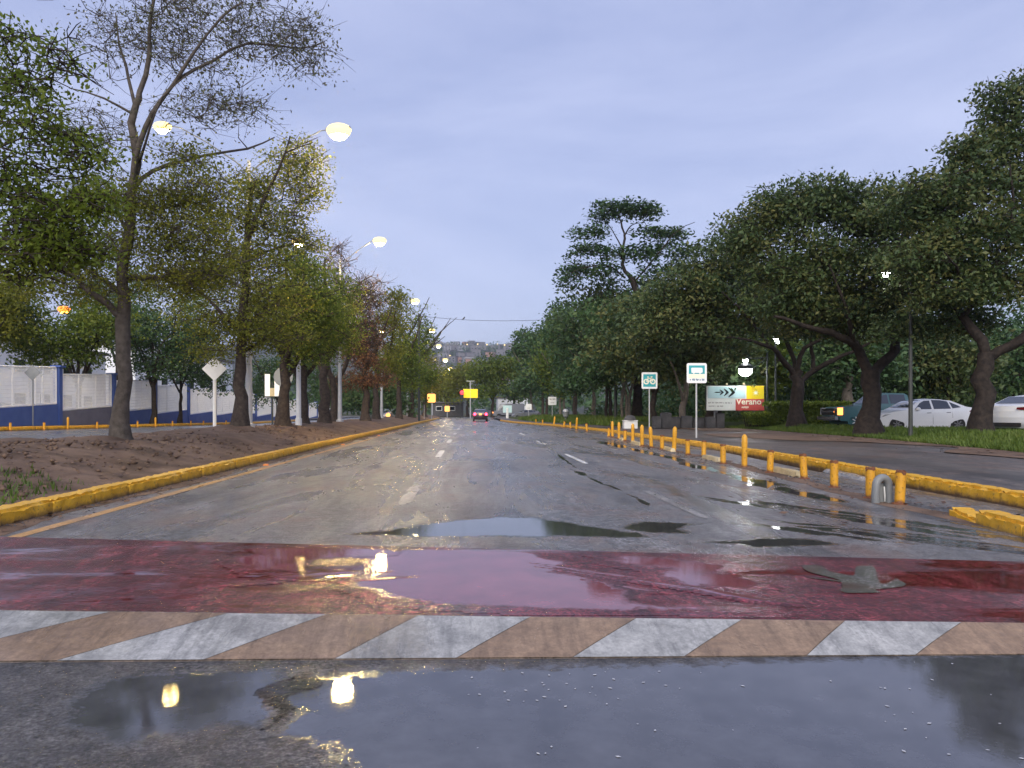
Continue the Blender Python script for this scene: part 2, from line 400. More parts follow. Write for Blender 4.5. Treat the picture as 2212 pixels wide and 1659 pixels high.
M['head_lit'] = emitter('warm_headlight', (1, 0.36, 0.09), 1.5)
M['sign_orange'] = emitter('orange_sign_painted_glow', (1, 0.42, 0.10), 1.1)  # retroreflective sign without a lamp; its returned light is added as emission
M['sign_yellow'] = simple('yellow_sign_painted_glow', (0.85, 0.60, 0.02), rough=.5, emit=(0.95, 0.66, 0.0), estr=0.28)  # emission stands in for light thrown back by the reflective board
M['litter_white'] = simple('white_litter', (0.5, 0.5, 0.52), rough=0.6)
M['stone'] = simple('grey_stone_block', (0.055, 0.053, 0.058), (0.10, 0.097, 0.10), 3, 0.85, bmp=0.6)

def leaf_mat(name, cols, trans=0.3):
    m, t, b = newmat(name)
    at_ = N(t, 'ShaderNodeAttribute', attribute_name='tint')
    n = len(cols)
    c = ramp(t, at_.outputs['Fac'], [(i / (n - 1), cc) for i, cc in enumerate(cols)])
    t.links.new(c, b.inputs['Base Color']); b.inputs['Roughness'].default_value = 0.55; b.inputs['Specular IOR Level'].default_value = 0.35
    tr = N(t, 'ShaderNodeBsdfTranslucent'); t.links.new(c, tr.inputs['Color'])
    mx = N(t, 'ShaderNodeMixShader'); mx.inputs[0].default_value = trans
    t.links.new(b.outputs[0], mx.inputs[1]); t.links.new(tr.outputs[0], mx.inputs[2])
    t.links.new(mx.outputs[0], t.nodes['Material Output'].inputs['Surface'])
    return m
M['leaf_bright'] = leaf_mat('bright_green_leaves', [(0.09, 0.13, 0.018), (0.16, 0.22, 0.026), (0.23, 0.27, 0.04)], 0.55)
M['leaf_olive'] = leaf_mat('olive_leaves', [(0.113, 0.131, 0.021), (0.177, 0.201, 0.026), (0.270, 0.262, 0.033)], 0.5)
M['leaf_brownish'] = leaf_mat('thin_brownish_leaves', [(0.105, 0.10, 0.065), (0.14, 0.145, 0.075), (0.15, 0.175, 0.06)], 0.55)
M['leaf_mid'] = leaf_mat('mid_green_leaves', [(0.070, 0.112, 0.021), (0.121, 0.177, 0.026), (0.202, 0.243, 0.033)], 0.5)
M['leaf_dark'] = leaf_mat('dark_green_leaves', [(0.035, 0.066, 0.025), (0.079, 0.120, 0.039), (0.150, 0.150, 0.044)], 0.28)
M['leaf_deep'] = leaf_mat('deep_green_leaves', [(0.035, 0.074, 0.029), (0.061, 0.124, 0.044), (0.105, 0.157, 0.047)], 0.28)
M['leaf_rust'] = leaf_mat('rusty_dry_leaves', [(0.121, 0.068, 0.042), (0.176, 0.081, 0.042), (0.230, 0.115, 0.048)], 0.3)
M['leaf_yellow'] = leaf_mat('yellow_green_leaves', [(0.095, 0.108, 0.018), (0.162, 0.162, 0.024), (0.230, 0.189, 0.024)], 0.4)
M['grass_blade'] = leaf_mat('grass_blades', [(0.06, 0.10, 0.018), (0.10, 0.16, 0.025), (0.15, 0.19, 0.04)], 0.3)
M['dead_leaf'] = leaf_mat('fallen_leaves', [(0.07, 0.035, 0.022), (0.13, 0.07, 0.04), (0.20, 0.12, 0.07)], 0.1)

# ------------------------------------------------------------------ the ground
def zl(y):                                   # the carriageway on the left falls gently away
    return 0.40 - 0.0085 * (np.clip(y, 25, 72) - 25)
def rows(y0, y1, fine=0.3, far=40, growth=1.06):
    o = [y0]; s = fine
    while o[-1] < y1:
        if o[-1] > far * 0.5: s *= growth
        o.append(o[-1] + s)
    o[-1] = y1
    return np.array(o)

yy = np.array([-60, 8, 14, 60, 120, 300, 700, 1500, 2650.]); xx = np.linspace(-2600, 2600, 41)
X, Y = np.meshgrid(xx, yy)
Z = np.where(Y < 9, -0.8, np.where(Y < 15, -0.25, -0.12)) * 1.0
tag(grid_mesh('ground', X, Y, Z, M['ground'], smooth=False), kind='structure')

# crosswalk table lines (the table lies a little askew to the road)
yb = lambda x: 3.72 + 0.02 * x
yn = lambda x: 4.13 - 0.042 * x
yf = lambda x: 5.83 - 0.114 * x
ye = lambda x: yf(x) + 0.62
TZ = 0.10
table_z = lambda y: TZ + 0.035 * (y - 4.1)            # the table lies level while the street runs downhill
def ontable(px, py):
    k = (py - VY) / F; y = (CH - TZ + 0.035 * 4.1) / (k + 0.035)
    return ((px - VX) / F * y, y)
# apron this side of the table
ys = np.linspace(0, 1, 30); xs = np.linspace(-4.9, 6.8, 40)
U, V = np.meshgrid(xs, ys)
Y = -6 + (yb(U) + 6) * V
tag(grid_mesh('near_road', U, Y, apron_z(Y), M['apron']), kind='structure')
# table: ramp, top, far ramp
xs = np.linspace(-4.9, 6.8, 60)
def strip(name, f0, f1, z0, z1, mat, n=8, parent=None):
    U, V = np.meshgrid(xs, np.linspace(0, 1, n))
    Y = f0(U) + (f1(U) - f0(U)) * V
    z0_ = z0(U) if callable(z0) else z0; z1_ = z1(U) if callable(z1) else z1
    return grid_mesh(name, U, Y, z0_ + (z1_ - z0_) * V, mat, parent)
table = empty('raised_crosswalk', (0, 0, 0)); tag(table, kind='structure')
strip('near_ramp', yb, yn, lambda x: apron_z(yb(x)), lambda x: table_z(yn(x)), M['ramp_base'], parent=table)
strip('red_crossing', yn, yf, lambda x: table_z(yn(x)), lambda x: table_z(yf(x)), M['red'], n=24, parent=table)
strip('far_ramp', yf, ye, lambda x: table_z(yf(x)), 0.0, M['road'], parent=table)
def on_ramp(x, v, lift=0.004):
    y = yb(x) + (yn(x) - yb(x)) * v
    return (x, y, apron_z(yb(x)) + (table_z(yn(x)) - apron_z(yb(x))) * v + lift)
wh = [(-4.70, -4.05, -3.85, -3.20), (-3.42, -2.72, -2.62, -1.95), (-2.01, -1.30, -1.31, -0.77), (-0.67, -0.08, -0.28, 0.325), (0.484, 1.03, 0.883, 1.44), (1.63, 2.17, 1.97, 2.57), (2.78, 3.34, 3.10, 3.66), (3.95, 4.5, 4.25, 4.8), (5.1, 5.65, 5.35, 5.9)]
st = []
for i, q in enumerate(wh):
    st.append((q, 'white_line'))
    if i + 1 < len(wh): st.append(((q[1], wh[i + 1][0], q[3], wh[i + 1][2]), 'ochre_line'))
for (b0, b1, t0, t1), mk in st:
    mb = MB()
    for i in range(4):
        for q in range(3):
            a, b_ = i / 4, (i + 1) / 4; c, d = q / 3, (q + 1) / 3
            P = []
            for (u, v) in ((a, c), (b_, c), (b_, d), (a, d)):
                xa = (b0 + .003) + (b1 - b0 - .006) * u; xb = (t0 + .003) + (t1 - t0 - .006) * u
                v = 0.02 + 0.95 * v
                P.append(on_ramp(xa + (xb - xa) * v, v))
            mb.add(P, [(0, 1, 2, 3)])
    mb.build('stripe', M[mk], table)
# worn pictogram on the red crossing
pic = [(320,380),(620,385),(740,470),(1130,550),(1130,390),(1420,390),(1480,660),(1600,655),(1700,600),(1740,580),(1890,660),(1830,700),(1400,740),(1520,785),(1000,795),(890,745),(945,720),(925,600),(430,480)]
pp = [ontable(1681 + a * .1471, 1166 + b_ * .1471) for a, b_ in pic]
sheet('pavement_symbol', ragged(pp, 0.002, 3, 4), lambda x, y: table_z(y) + 0.005, M['grey_mark'], table)
pp = [ontable(1681 + a * .1471, 1166 + b_ * .1471) for a, b_ in [(430,560),(520,560),(925,610),(925,630)]]
sheet('pavement_symbol', ragged(pp, 0.004, 4, 4), lambda x, y: table_z(y) + 0.005, M['grey_mark'], table)

# main road
def kerb_x(y):                                # face of the right-hand kerb
    return np.interp(np.asarray(y, float), [-10, 8, 11.5, 15, 20, 30, 44, 50, 55, 62, 70, 78, 90], [6.72, 6.78, 6.94, 7.20, 7.50, 7.55, 7.48, 7.2, 6.8, 6.1, 5.0, 3.9, 3.4])
ry = np.concatenate([[0.0], np.linspace(0.02, 0.3, 6), np.linspace(.35, 1, 40)])
yl = rows(0, 1, 0.02, 9)
U, V = np.meshgrid(np.linspace(0, 1, 30), np.linspace(0, 1, 70) ** 1.6)
XR = -4.9 + (kerb_x(V * 128) + 4.9) * U
YE = ye(XR); Y = YE + (128 - YE) * V
road = grid_mesh('road', XR, Y, np.zeros_like(Y), M['road']); tag(road, kind='structure')
X, Y = np.meshgrid(np.linspace(-60, 60, 20), np.linspace(128, 152, 4))
tag(grid_mesh('cross_street', X, Y, np.zeros_like(X) + 0.0, M['left_road']), kind='structure')
flat4 = lambda x, y: 0.004
sheet('edge_line', [(-4.42, ye(-4.4) + .1), (-4.27, ye(-4.4) + .1), (-4.3, 60), (-4.45, 60)], flat4, M['yellow_line'], road)
for (a, b_, mk) in ((9.9, 13.1, 'white_old'), (20, 23.4, 'lane_white'), (29, 32.5, 'lane_white'), (39, 42, 'lane_white'), (49, 52.5, 'lane_white'), (60, 64, 'lane_white')):
    p = ragged([(-0.97, a), (-0.80, a), (-0.80, b_), (-0.97, b_)], 0.012, int(a), 4)
    sheet('lane_dash', p, flat4, M[mk], road)
for (a, b_, mk) in ((8.6, 11.5, 'white_old'), (17.5, 21.5, 'lane_white'), (27.5, 31, 'lane_white'), (38, 42, 'lane_white')):
    p = ragged([(2.56, a), (2.68, a), (2.68, b_), (2.56, b_)], 0.012, int(a) + 50, 4)
    sheet('lane_dash', p, flat4, M[mk], road)

# median: a low mound of bare soil
mp_x = [-5.19, -5.6, -6.3, -7.0, -8.0, -9.5, -10.8, -11.62]
mp_z = [0.145, 0.20, 0.34, 0.49, 0.57, 0.53, 0.44, 0.36]
def soil_z(x, y): return np.interp(-np.asarray(x), [-a for a in mp_x], mp_z)
rs = np.random.RandomState(5)
ym = rows(2.0, 135, 0.16, 34, 1.05)
X, Y = np.meshgrid(np.linspace(-5.19, -11.62, 46), ym)
Z = soil_z(X, Y)
def vnoise(X, Y, s, seed):
    r = np.random.RandomState(seed); G = r.rand(64, 64)
    x, y = X / s, Y / s; xi, yi = np.floor(x).astype(int), np.floor(y).astype(int)
    fx, fy = x - xi, y - yi; fx = fx * fx * (3 - 2 * fx); fy = fy * fy * (3 - 2 * fy)
    g = lambda a, b: G[a % 64, b % 64]
    return (g(xi, yi) * (1 - fx) + g(xi + 1, yi) * fx) * (1 - fy) + (g(xi, yi + 1) * (1 - fx) + g(xi + 1, yi + 1) * fx) * fy
edge = np.minimum(1, np.minimum((-5.19 - X) / 0.4, (X + 11.62) / 0.6)).clip(0, 1)
Z = Z + edge * (0.05 * (vnoise(X, Y, 0.9, 1) - .5) + 0.06 * (vnoise(X, Y, 0.35, 2) - .5) + 0.03 * (vnoise(X, Y, 0.17, 3) - .5))
Z = Z + edge * 0.10 * np.clip(vnoise(X, Y, 1.3, 8) - 0.68, 0, 1) / .3
for (mx_, my_, mr_, mh_) in ((-7.4, 16.2, 1.0, .10), (-9.4, 14.6, 1.3, .12), (-7.8, 25.6, 1.2, .12), (-8.6, 12.0, .8, .10)):
    dd = np.hypot(X - mx_, Y - my_) / mr_
    Z = Z + edge * mh_ * np.exp(-dd * dd * 1.5) * (0.4 + 1.2 * vnoise(X, Y, .3, 14))
tag(grid_mesh('median_soil', X, Y, Z, M['soil']), kind='structure')
# opposite carriageway, far footway, lot behind the wall
yv = rows(-4, 150, 1.0, 60)
def lstrip(name, x0, x1, dz, mat):
    X, Y = np.meshgrid(np.linspace(x0, x1, 8), yv)
    return tag(grid_mesh(name, X, Y, zl(Y) + dz, mat), kind='structure')
lstrip('opposite_road', -20.4, -11.55, 0.0, M['left_road'])
lstrip('left_footway', -23.3, -20.62, 0.15, M['walk'])
lstrip('yard', -130, -23.2, 0.17, M['left_road'])

# right-hand footway, grass verge, parking
def xg(y):
    y = np.asarray(y, float)
    a = np.interp(y, [-6, 15, 20, 30, 44, 49, 53, 60], [12.0, 12.6, 14.0, 15.4, 16.0, 15.2, 9.6, 9.0])
    return np.where(y > 60, kerb_x(y) + 2.2, a)
yr = np.unique(np.concatenate([rows(-6, 60, 0.5, 30, 1.02), np.linspace(60, 128, 40), [31.3, 31.301, 43, 43.001]]))
U, V = np.meshgrid(np.linspace(0, 1, 16), yr)
k0 = kerb_x(V) + 0.25
X = k0 + (xg(V) - k0) * U
Z = 0.155 + 0.02 * (vnoise(X, V, 1.4, 4) - .5)
tag(grid_mesh('footway', X, V, Z, M['walk']), kind='structure')
yq = np.linspace(6, 47, 140)
edge_in = [(float(xg(y)) - .5 - (.6 + 4.4 * float(ss((y - 16) / 9))) * float(vnoise(np.array(y), np.array(3.), 3.1, 5)) , y) for y in yq]
sheet('soil_edge', edge_in + [(float(xg(y)) + .3, y) for y in yq[::-1]], lambda x, y: .176, M['soil'])['kind'] = 'structure'
def xg2(y):
    return np.where((y > 31.3) & (y <= 43.0), 17.7, 70.0)
def grass_z(x, y):
    return 0.155 + 0.30 * ss((x - xg(y)) / 2.0)
U, V = np.meshgrid(np.concatenate([np.linspace(0, .12, 10), np.linspace(.15, 1, 20)]), yr)
X = xg(V) - .05 + (xg2(V) - xg(V) + .05) * U
Z = grass_z(X, V) + 0.03 * (vnoise(X, V, .8, 11) - .5) + 0.005
tag(grid_mesh('grass_verge', X, V, Z, M['grass_ground']), kind='structure')
sheet('parking_lot', [(17.5, 31.25), (70, 31.25), (70, 43.1), (17.5, 43.1)], lambda x, y: 0.28, M['walk'])['kind'] = 'structure'

# kerbs, laid in separate yellow stones
def kerb_block(seed, L=1.0, wd=0.27, h=0.172):
    rnd = random.Random(seed); bm = bmesh.new()
    bmesh.ops.create_cube(bm, size=1.0)
    for v in bm.verts: v.co = Vector((v.co.x * wd, v.co.y * (L - 0.004), (v.co.z + .5) * (h + .06) - .06))
    bmesh.ops.bevel(bm, geom=[e for e in bm.edges if all(v.co.z > 0.05 for v in e.verts) and abs(e.verts[0].co.y - e.verts[1].co.y) > .3], offset=0.035, segments=2, affect='EDGES')
    bmesh.ops.bevel(bm, geom=[e for e in bm.edges if abs(e.verts[0].co.y - e.verts[1].co.y) < .01 and abs(abs(e.verts[0].co.y) - L / 2) < .02 and max(v.co.z for v in e.verts) > .05], offset=0.012, segments=1, affect='EDGES')
    for k in range(1, 12):
        bmesh.ops.bisect_plane(bm, geom=bm.verts[:] + bm.edges[:] + bm.faces[:], plane_co=(0, -L / 2 + L * k / 12, 0), plane_no=(0, 1, 0))
    bmesh.ops.bisect_plane(bm, geom=bm.verts[:] + bm.edges[:] + bm.faces[:], plane_co=(0, 0, h * .5), plane_no=(0, 0, 1))
    bmesh.ops.triangulate(bm, faces=bm.faces)
    for v in bm.verts:
        v.co += Vector((rnd.uniform(-.009, .009), 0, rnd.uniform(-.009, .006) if v.co.z > .02 else 0))
        if rnd.random() < .05 and v.co.z > .12: v.co.z -= rnd.uniform(.01, .03)
    me = bpy.data.meshes.new('kerb_stone'); bm.to_mesh(me); bm.free()
    me.shade_smooth(); me.set_sharp_from_angle(angle=R(50)); me.materials.append(M['kerb'])
    return me
KB = [kerb_block(i) for i in range(5)]
def kerb_line(name, xf, y0, y1, zf, label, side):
    root = empty(name); tag(root, label, 'kerb', kind='structure')
    y = y0; i = 0; rnd = random.Random(hash(name) % 1000 if False else len(name))
    while y < y1:
        xa, xb = float(xf(y)), float(xf(y + 1.0))
        o = link('kerb_stone', KB[rnd.randrange(5)], None, root)
        o.location = ((xa + xb) / 2 + 0.13 * side + rnd.uniform(-.006, .006), y + .5, float(zf(y)) + rnd.uniform(-.004, .006))
        o.rotation_euler = (0, 0, -math.atan2(xb - xa, 1.0) + (math.pi if rnd.random() < .5 else 0))
        y += 1.0; i += 1
kerb_line('median_kerb', lambda y: -4.9, 2.0, 118, lambda y: 0, 'yellow painted kerb along the soil median', -1)
kerb_line('footway_kerb', kerb_x, 5.0, 92, lambda y: 0, 'yellow painted kerb along the right footway', 1)
kerb_line('opposite_kerb', lambda y: -20.38, 16, 96, zl, 'yellow kerb beyond the opposite carriageway', -1)

# standing water
apz = lambda x, y: apron_z(y) + 0.001
def fractal(poly, amp, seed, step=0.07, ax=1.0):
    """break the outline up at several scales"""
    rs_ = np.random.RandomState(seed); P = [np.array(p, float) for p in poly]; o = []
    for i in range(len(P)):
        a, b_ = P[i], P[(i + 1) % len(P)]; k = max(1, int(np.linalg.norm(b_ - a) / step))
        for j in range(k): o.append(a + (b_ - a) * j / k)
    o = np.array(o); n = len(o); d = np.zeros((n, 2)); t = np.arange(n) / n
    for oc in range(7):
        f = 5 * 2 ** oc
        if f > n / 2: break
        for c in range(2):
            g = rs_.randn(f + 1); g[-1] = g[0]; d[:, c] += np.interp(t * f, np.arange(f + 1), g) * amp * 0.62 ** oc
    d[:, 0] *= ax
    return [tuple(q) for q in o + d]
big = [onapron(*p) for p in [(800,1800),(745,1659),(700,1605),(600,1575),(650,1530),(590,1490),(690,1458),(900,1446),(1300,1440),(1500,1436),(1800,1425),(2300,1414)]]
big += [(4.9, 3.55), (5.5, 1.5), (-0.2, 1.0)]
def puddle(poly, zf, mk='road', cell=.05, margin=.10, keep=None):
    """shallow water: a fine sheet whose 'wet' value climbs from the margin inwards"""
    P = np.array(poly); A, B = P, np.roll(P, -1, 0)
    lo, hi = P.min(0) - margin, P.max(0) + margin
    cx = max(cell, (hi[0] - lo[0]) / 220); cyy = max(cell, (hi[1] - lo[1]) / 220)
    gx, gy = np.meshgrid(np.arange(lo[0], hi[0] + cx, cx), np.arange(lo[1], hi[1] + cyy, cyy)); Q = np.stack([gx.ravel(), gy.ravel()], -1)
    inside = np.zeros(len(Q), bool); dist = np.full(len(Q), 1e9)
    for a, b_ in zip(A, B):
        c = (a[1] > Q[:, 1]) != (b_[1] > Q[:, 1])
        if abs(b_[1] - a[1]) > 1e-12: inside ^= c & (Q[:, 0] < (b_[0] - a[0]) * (Q[:, 1] - a[1]) / (b_[1] - a[1]) + a[0])
        ab = b_ - a; t = np.clip(((Q - a) @ ab) / (ab @ ab + 1e-12), 0, 1); dist = np.minimum(dist, np.hypot(*(Q - a - t[:, None] * ab).T))
    wet = np.clip(.5 + np.where(inside, dist, -dist) / margin * .5, 0, 1)
    if keep is not None: wet *= keep(Q[:, 0], Q[:, 1])
    elif mk == 'red': wet *= np.clip((Q[:, 1] - yn(Q[:, 0]) - .05) / .15, 0, 1) * np.clip((yf(Q[:, 0]) - .05 - Q[:, 1]) / .15, 0, 1)
    elif mk == 'road': wet *= np.clip((Q[:, 1] - ye(Q[:, 0]) - .05) / .2, 0, 1)
    n, m = gx.shape; I = np.arange(n * m).reshape(n, m); F4 = np.stack([I[:-1, :-1], I[:-1, 1:], I[1:, 1:], I[1:, :-1]], -1).reshape(-1, 4)
    F4 = F4[(wet[F4].max(1) > 0) & (np.abs(Q[F4, 0]).max(1) < 6.7)]
    used_, inv = np.unique(F4, return_inverse=True)
    V = np.stack([Q[used_, 0], Q[used_, 1], np.array([zf(*q) for q in Q[used_]]) + np.where(np.minimum(1, wet[used_] / .22) < 1, -.004 * (1 - np.minimum(1, wet[used_] / .22)), 0)], -1)
    me = mesh_np('puddle', V, quads=inv.reshape(-1, 4)); me.shade_smooth()
    at_ = me.attributes.new('wet', 'FLOAT', 'POINT'); at_.data.foreach_set('value', wet[used_].astype(np.float32))
    o = link('puddle', me, M[mk]); o['kind'] = 'structure'; return o
puddle(fractal(big, 0.022, 21, .04), apz, 'apron', .025, .16)
puddle(fractal([onapron(*p) for p in [(150,1520),(230,1470),(420,1452),(600,1448),(640,1475),(560,1500),(600,1530),(560,1565),(430,1585),(250,1590),(170,1560)]], 0.03, 22, .04), apz, 'apron', .02, .14)
PZ = [0.0008]
def far_pud(pts, amp, seed, z=0.0, step=.07, ax=1.6):
    PZ[0] += .0002
    pz = PZ[0]
    puddle(fractal([(ontable(*p) if z else onflat(*p)) for p in pts], amp, seed, step, ax), (lambda x, y: table_z(y) + pz) if z else (lambda x, y: pz), 'red' if z else 'road', .04, .12 if z else .16)
def streaks(p0, p1_, n, spread, L, wd, seed, z=0.0, ang=0.0):
    """a braid of thin shallow pools along a line on the road"""
    rs_ = np.random.RandomState(seed); f_ = (lambda q: ontable(*q)) if z else (lambda q: onflat(*q)); a, b_ = np.array(f_(p0)), np.array(f_(p1_)); t = (b_ - a) / np.linalg.norm(b_ - a); nn = np.array([-t[1], t[0]])
    for k in range(n):
        c = a + (b_ - a) * ((k + rs_.uniform(.2, .8)) / n) + nn * rs_.randn() * spread
        l = L * rs_.uniform(.5, 1.3); w_ = wd * rs_.uniform(.4, 1.3)
        poly = []
        for i in range(16):
            u = -1 + 2 * i / 16; poly.append(c + t * l * u + nn * w_ * (1 - u * u) * rs_.uniform(.4, 1.0))
        for i in range(16):
            u = 1 - 2 * i / 16; poly.append(c + t * l * u - nn * w_ * (1 - u * u) * rs_.uniform(.4, 1.0))
        PZ[0] += .00012; zz = PZ[0]
        puddle(fractal(poly, w_ * .35, seed * 50 + k, .08, 1.0), (lambda x, y, zz=zz: table_z(y) + zz) if z else (lambda x, y, zz=zz: zz), 'red' if z else 'road', .03, max(.03, w_ * .6))
far_pud([(800,1152),(900,1143),(1000,1128),(1150,1118),(1260,1128),(1300,1140),(1420,1150),(1440,1158),(1300,1161),(1100,1159),(900,1157)], 0.10, 31)
far_pud([(1330,1143),(1380,1130),(1480,1130),(1450,1150),(1390,1153)], 0.08, 32)
streaks((1310, 955), (1870, 1100), 8, .10, 2.2, .24, 33)
streaks((1620, 1088), (2240, 1180), 9, .26, 1.1, .20, 34)
streaks((1780, 1140), (2280, 1200), 9, .24, .9, .20, 37)
streaks((1160, 952), (1240, 1012), 3, .08, 2.2, .05, 38)
streaks((1250, 1018), (1390, 1086), 4, .05, .9, .07, 35)
far_pud([(1500,1168),(1620,1162),(1760,1168),(1800,1180),(1620,1180)], 0.06, 39)
# films of water on the red table
far_pud([(880,1182),(1100,1178),(1180,1190),(1220,1215),(1190,1240),(1290,1262),(1330,1290),(1480,1300),(1620,1312),(1480,1322),(1200,1316),(980,1308),(860,1290),(790,1262),(840,1240),(830,1205)], 0.07, 41, TZ, .04)
far_pud([(1280,1200),(1340,1196),(1460,1205),(1560,1220),(1520,1240),(1590,1262),(1560,1280),(1500,1262),(1440,1240),(1350,1222)], 0.08, 42, TZ, .04, 2.4)
far_pud([(560,1212),(660,1188),(760,1190),(800,1205),(700,1225),(640,1240),(560,1235)], 0.09, 43, TZ, .04, 2.4)
streaks((1180, 1225), (1600, 1290), 7, .10, .35, .035, 44, TZ)
streaks((480, 1250), (840, 1230), 5, .10, .30, .03, 45, TZ)

# small litter floating or lying about
def flecks(name, pts, size, mat, seed, label=None, zoff=0.008, tilt=1.0):
    r = np.random.RandomState(seed); n = len(pts)
    c = np.array(pts); a = r.rand(n) * 6.28; s = size * (0.5 + r.rand(n))
    u = np.stack([np.cos(a), np.sin(a), (r.rand(n) - .5) * .5 * tilt], -1); v = np.stack([-np.sin(a), np.cos(a), (r.rand(n) - .5) * .6 * tilt], -1)
    P = np.stack([c - u * s[:, None], c - v * s[:, None] * .55, c + u * s[:, None], c + v * s[:, None] * .55], 1).reshape(-1, 3)
    P[:, 2] += zoff
    me = mesh_np(name, P, quads=np.arange(4 * n).reshape(-1, 4), tint=r.rand(n))
    o = link(name, me, mat); o['kind'] = 'stuff'; return o
rnd = random.Random(12)
pts = []
for _ in range(34):
    x, y = onapron(rnd.gauss(1200, 130), rnd.uniform(1445, 1530)); pts.append((x, y, apron_z(y)))
for _ in range(20):
    x, y = onapron(rnd.uniform(1900, 2212), rnd.uniform(1430, 1640)); pts.append((x, y, apron_z(y)))
for _ in range(12):
    x, y = onapron(rnd.uniform(900, 1900), rnd.uniform(1440, 1640)); pts.append((x, y, apron_z(y)))
flecks('floating_petals', pts, 0.008, M['litter_white'], 3, zoff=0.0035, tilt=0.0)
pts = []
for _ in range(420):
    y = rnd.uniform(7, 34); x = rnd.gauss(5.75, .28) if rnd.random() < .75 else rnd.uniform(3.5, 6.7)
    pts.append((x, y, 0.0))
for _ in range(260):
    y = rnd.uniform(5, 30); pts.append((rnd.uniform(-4.9, -4.45), y, 0.0))
for _ in range(1500):
    y = rnd.uniform(6, 34); x = -5.3 - abs(rnd.gauss(0, 2.0)); pts.append((max(x, -11), y, float(soil_z(max(x, -11), y)) + .02))
for _ in range(300):
    y = rnd.uniform(12, 45); x = float(xg(y)) - abs(rnd.gauss(0, 1.2)); pts.append((x, y, .165))
flecks('fallen_leaves', pts, 0.045, M['dead_leaf'], 4, zoff=0.02)

# clods and stones on the median, silt along the gutters
def lumps(name, pts, size, mat, seed):
    r = np.random.RandomState(seed); c = np.array(pts); n = len(c)
    O = np.array([[1, 0, 0], [-1, 0, 0], [0, 1, 0], [0, -1, 0], [0, 0, .7], [0, 0, -.7]], float)
    P = c[:, None] + O[None] * (size * (.4 + r.rand(n) ** 2 * 1.6))[:, None, None] * (0.6 + .8 * r.rand(n, 6, 1))
    f = np.array([[0, 2, 4], [2, 1, 4], [1, 3, 4], [3, 0, 4], [2, 0, 5], [1, 2, 5], [3, 1, 5], [0, 3, 5]])
    T = (f[None] + (np.arange(n) * 6)[:, None, None]).reshape(-1, 3)
    me = mesh_np(name, P.reshape(-1, 3), tris=T); me.shade_smooth(); o = link(name, me, mat); o['kind'] = 'stuff'; return o
pts = []
for _ in range(1500):
    y = 6 + 34 * rnd.random() ** 1.6; x = rnd.uniform(-11, -5.4); pts.append((x, y, float(soil_z(x, y)) + .01))
for (mx_, my_) in ((-7.4, 16.2), (-9.2, 14.4), (-7.8, 25.4), (-8.6, 12.2)):
    for _ in range(160): 
        x, y = mx_ + rnd.gauss(0, .8), my_ + rnd.gauss(0, .8); pts.append((min(-5.4, x), y, float(soil_z(x, y)) + .06))
lumps('soil_clods', pts, .035, M['soil'], 6)
lumps('gravel', [(rnd.gauss(5.8, .25), rnd.uniform(7, 26), .005) for _ in range(500)] + [(-4.88 + abs(rnd.gauss(0, .12)), rnd.uniform(4, 24), .005) for _ in range(500)], .012, M['stone'], 7)
rs_ = np.random.RandomState(3); yq = np.linspace(4, 60, 260)
sheet('gutter_silt', [(-4.88, y) for y in yq] + [(-4.84 + .30 * float(vnoise(np.array(y), np.array(1.), 1.3, 5)) + .10 * float(vnoise(np.array(y), np.array(7.), .25, 6)), y) for y in yq[::-1]], lambda x, y: .0022, M['soil'])['kind'] = 'structure'
yq = np.linspace(7, 36, 200)
bx = lambda y: float(np.interp(y, [7, 10, 16, 20, 25, 34], [5.35, 5.42, 5.8, 6.15, 5.95, 6.45]))
sheet('gutter_silt', [(bx(y) - .05 - .22 * float(vnoise(np.array(y), np.array(2.), .6, 8)), y) for y in yq] + [(bx(y) + .05 + .25 * float(vnoise(np.array(y), np.array(4.), .5, 9)), y) for y in yq[::-1]], lambda x, y: .0022, M['soil'])['kind'] = 'structure'

# grass
def blades(name, pts, h, seed, mat):
    r = np.random.RandomState(seed); c = np.array(pts); n = len(c)
    a = r.rand(n) * 6.28; hh = h * (0.5 + r.rand(n)); wd = hh * 0.12 + .006
    u = np.stack([np.cos(a), np.sin(a), np.zeros(n)], -1) * wd[:, None]
    tip = c + np.stack([(r.rand(n) - .5) * hh, (r.rand(n) - .5) * hh, hh], -1)
    P = np.stack([c - u, c + u, tip], 1).reshape(-1, 3)
    me = mesh_np(name, P, tris=np.arange(3 * n).reshape(-1, 3), tint=np.clip(0.5 + (vnoise(c[:, 0], c[:, 1], 2.0, 6) - .5) * .9 + (r.rand(n) - .5) * .5, 0, 1))
    o = link(name, me, mat); o['kind'] = 'stuff'; return o
r = np.random.RandomState(9)
n = 70000
gy = 16 + 31 * r.rand(n); gx = xg(gy) + 0.0 + 16 * r.rand(n) ** 1.5 - .1
keep = ~((gy > 31.2) & (gy < 43.1) & (gx > 17.6))
gy, gx = gy[keep], gx[keep]
blades('verge_grass', np.stack([gx, gy, grass_z(gx, gy)], -1), 0.13, 1, M['grass_blade'])
n = 15000
gy = 53 + 40 * r.rand(n); gx = xg(gy) + 9 * r.rand(n)
blades('far_grass', np.stack([gx, gy, grass_z(gx, gy)], -1), 0.3, 2, M['grass_blade'])
n = 300
cl = [(-5.5, 9.2), (-5.8, 9.8), (-5.45, 8.6), (-5.6, 10.4), (-6.2, 10.4)]
idx = r.randint(0, len(cl), n); g = np.array(cl)[idx] + r.randn(n, 2) * np.array([.16, .35])
g[:, 0] = np.clip(g[:, 0], -8, -5.25)
blades('kerb_weeds', np.stack([g[:, 0], g[:, 1], soil_z(g[:, 0], g[:, 1]) - .02], -1), 0.08, 3, M['grass_blade'])

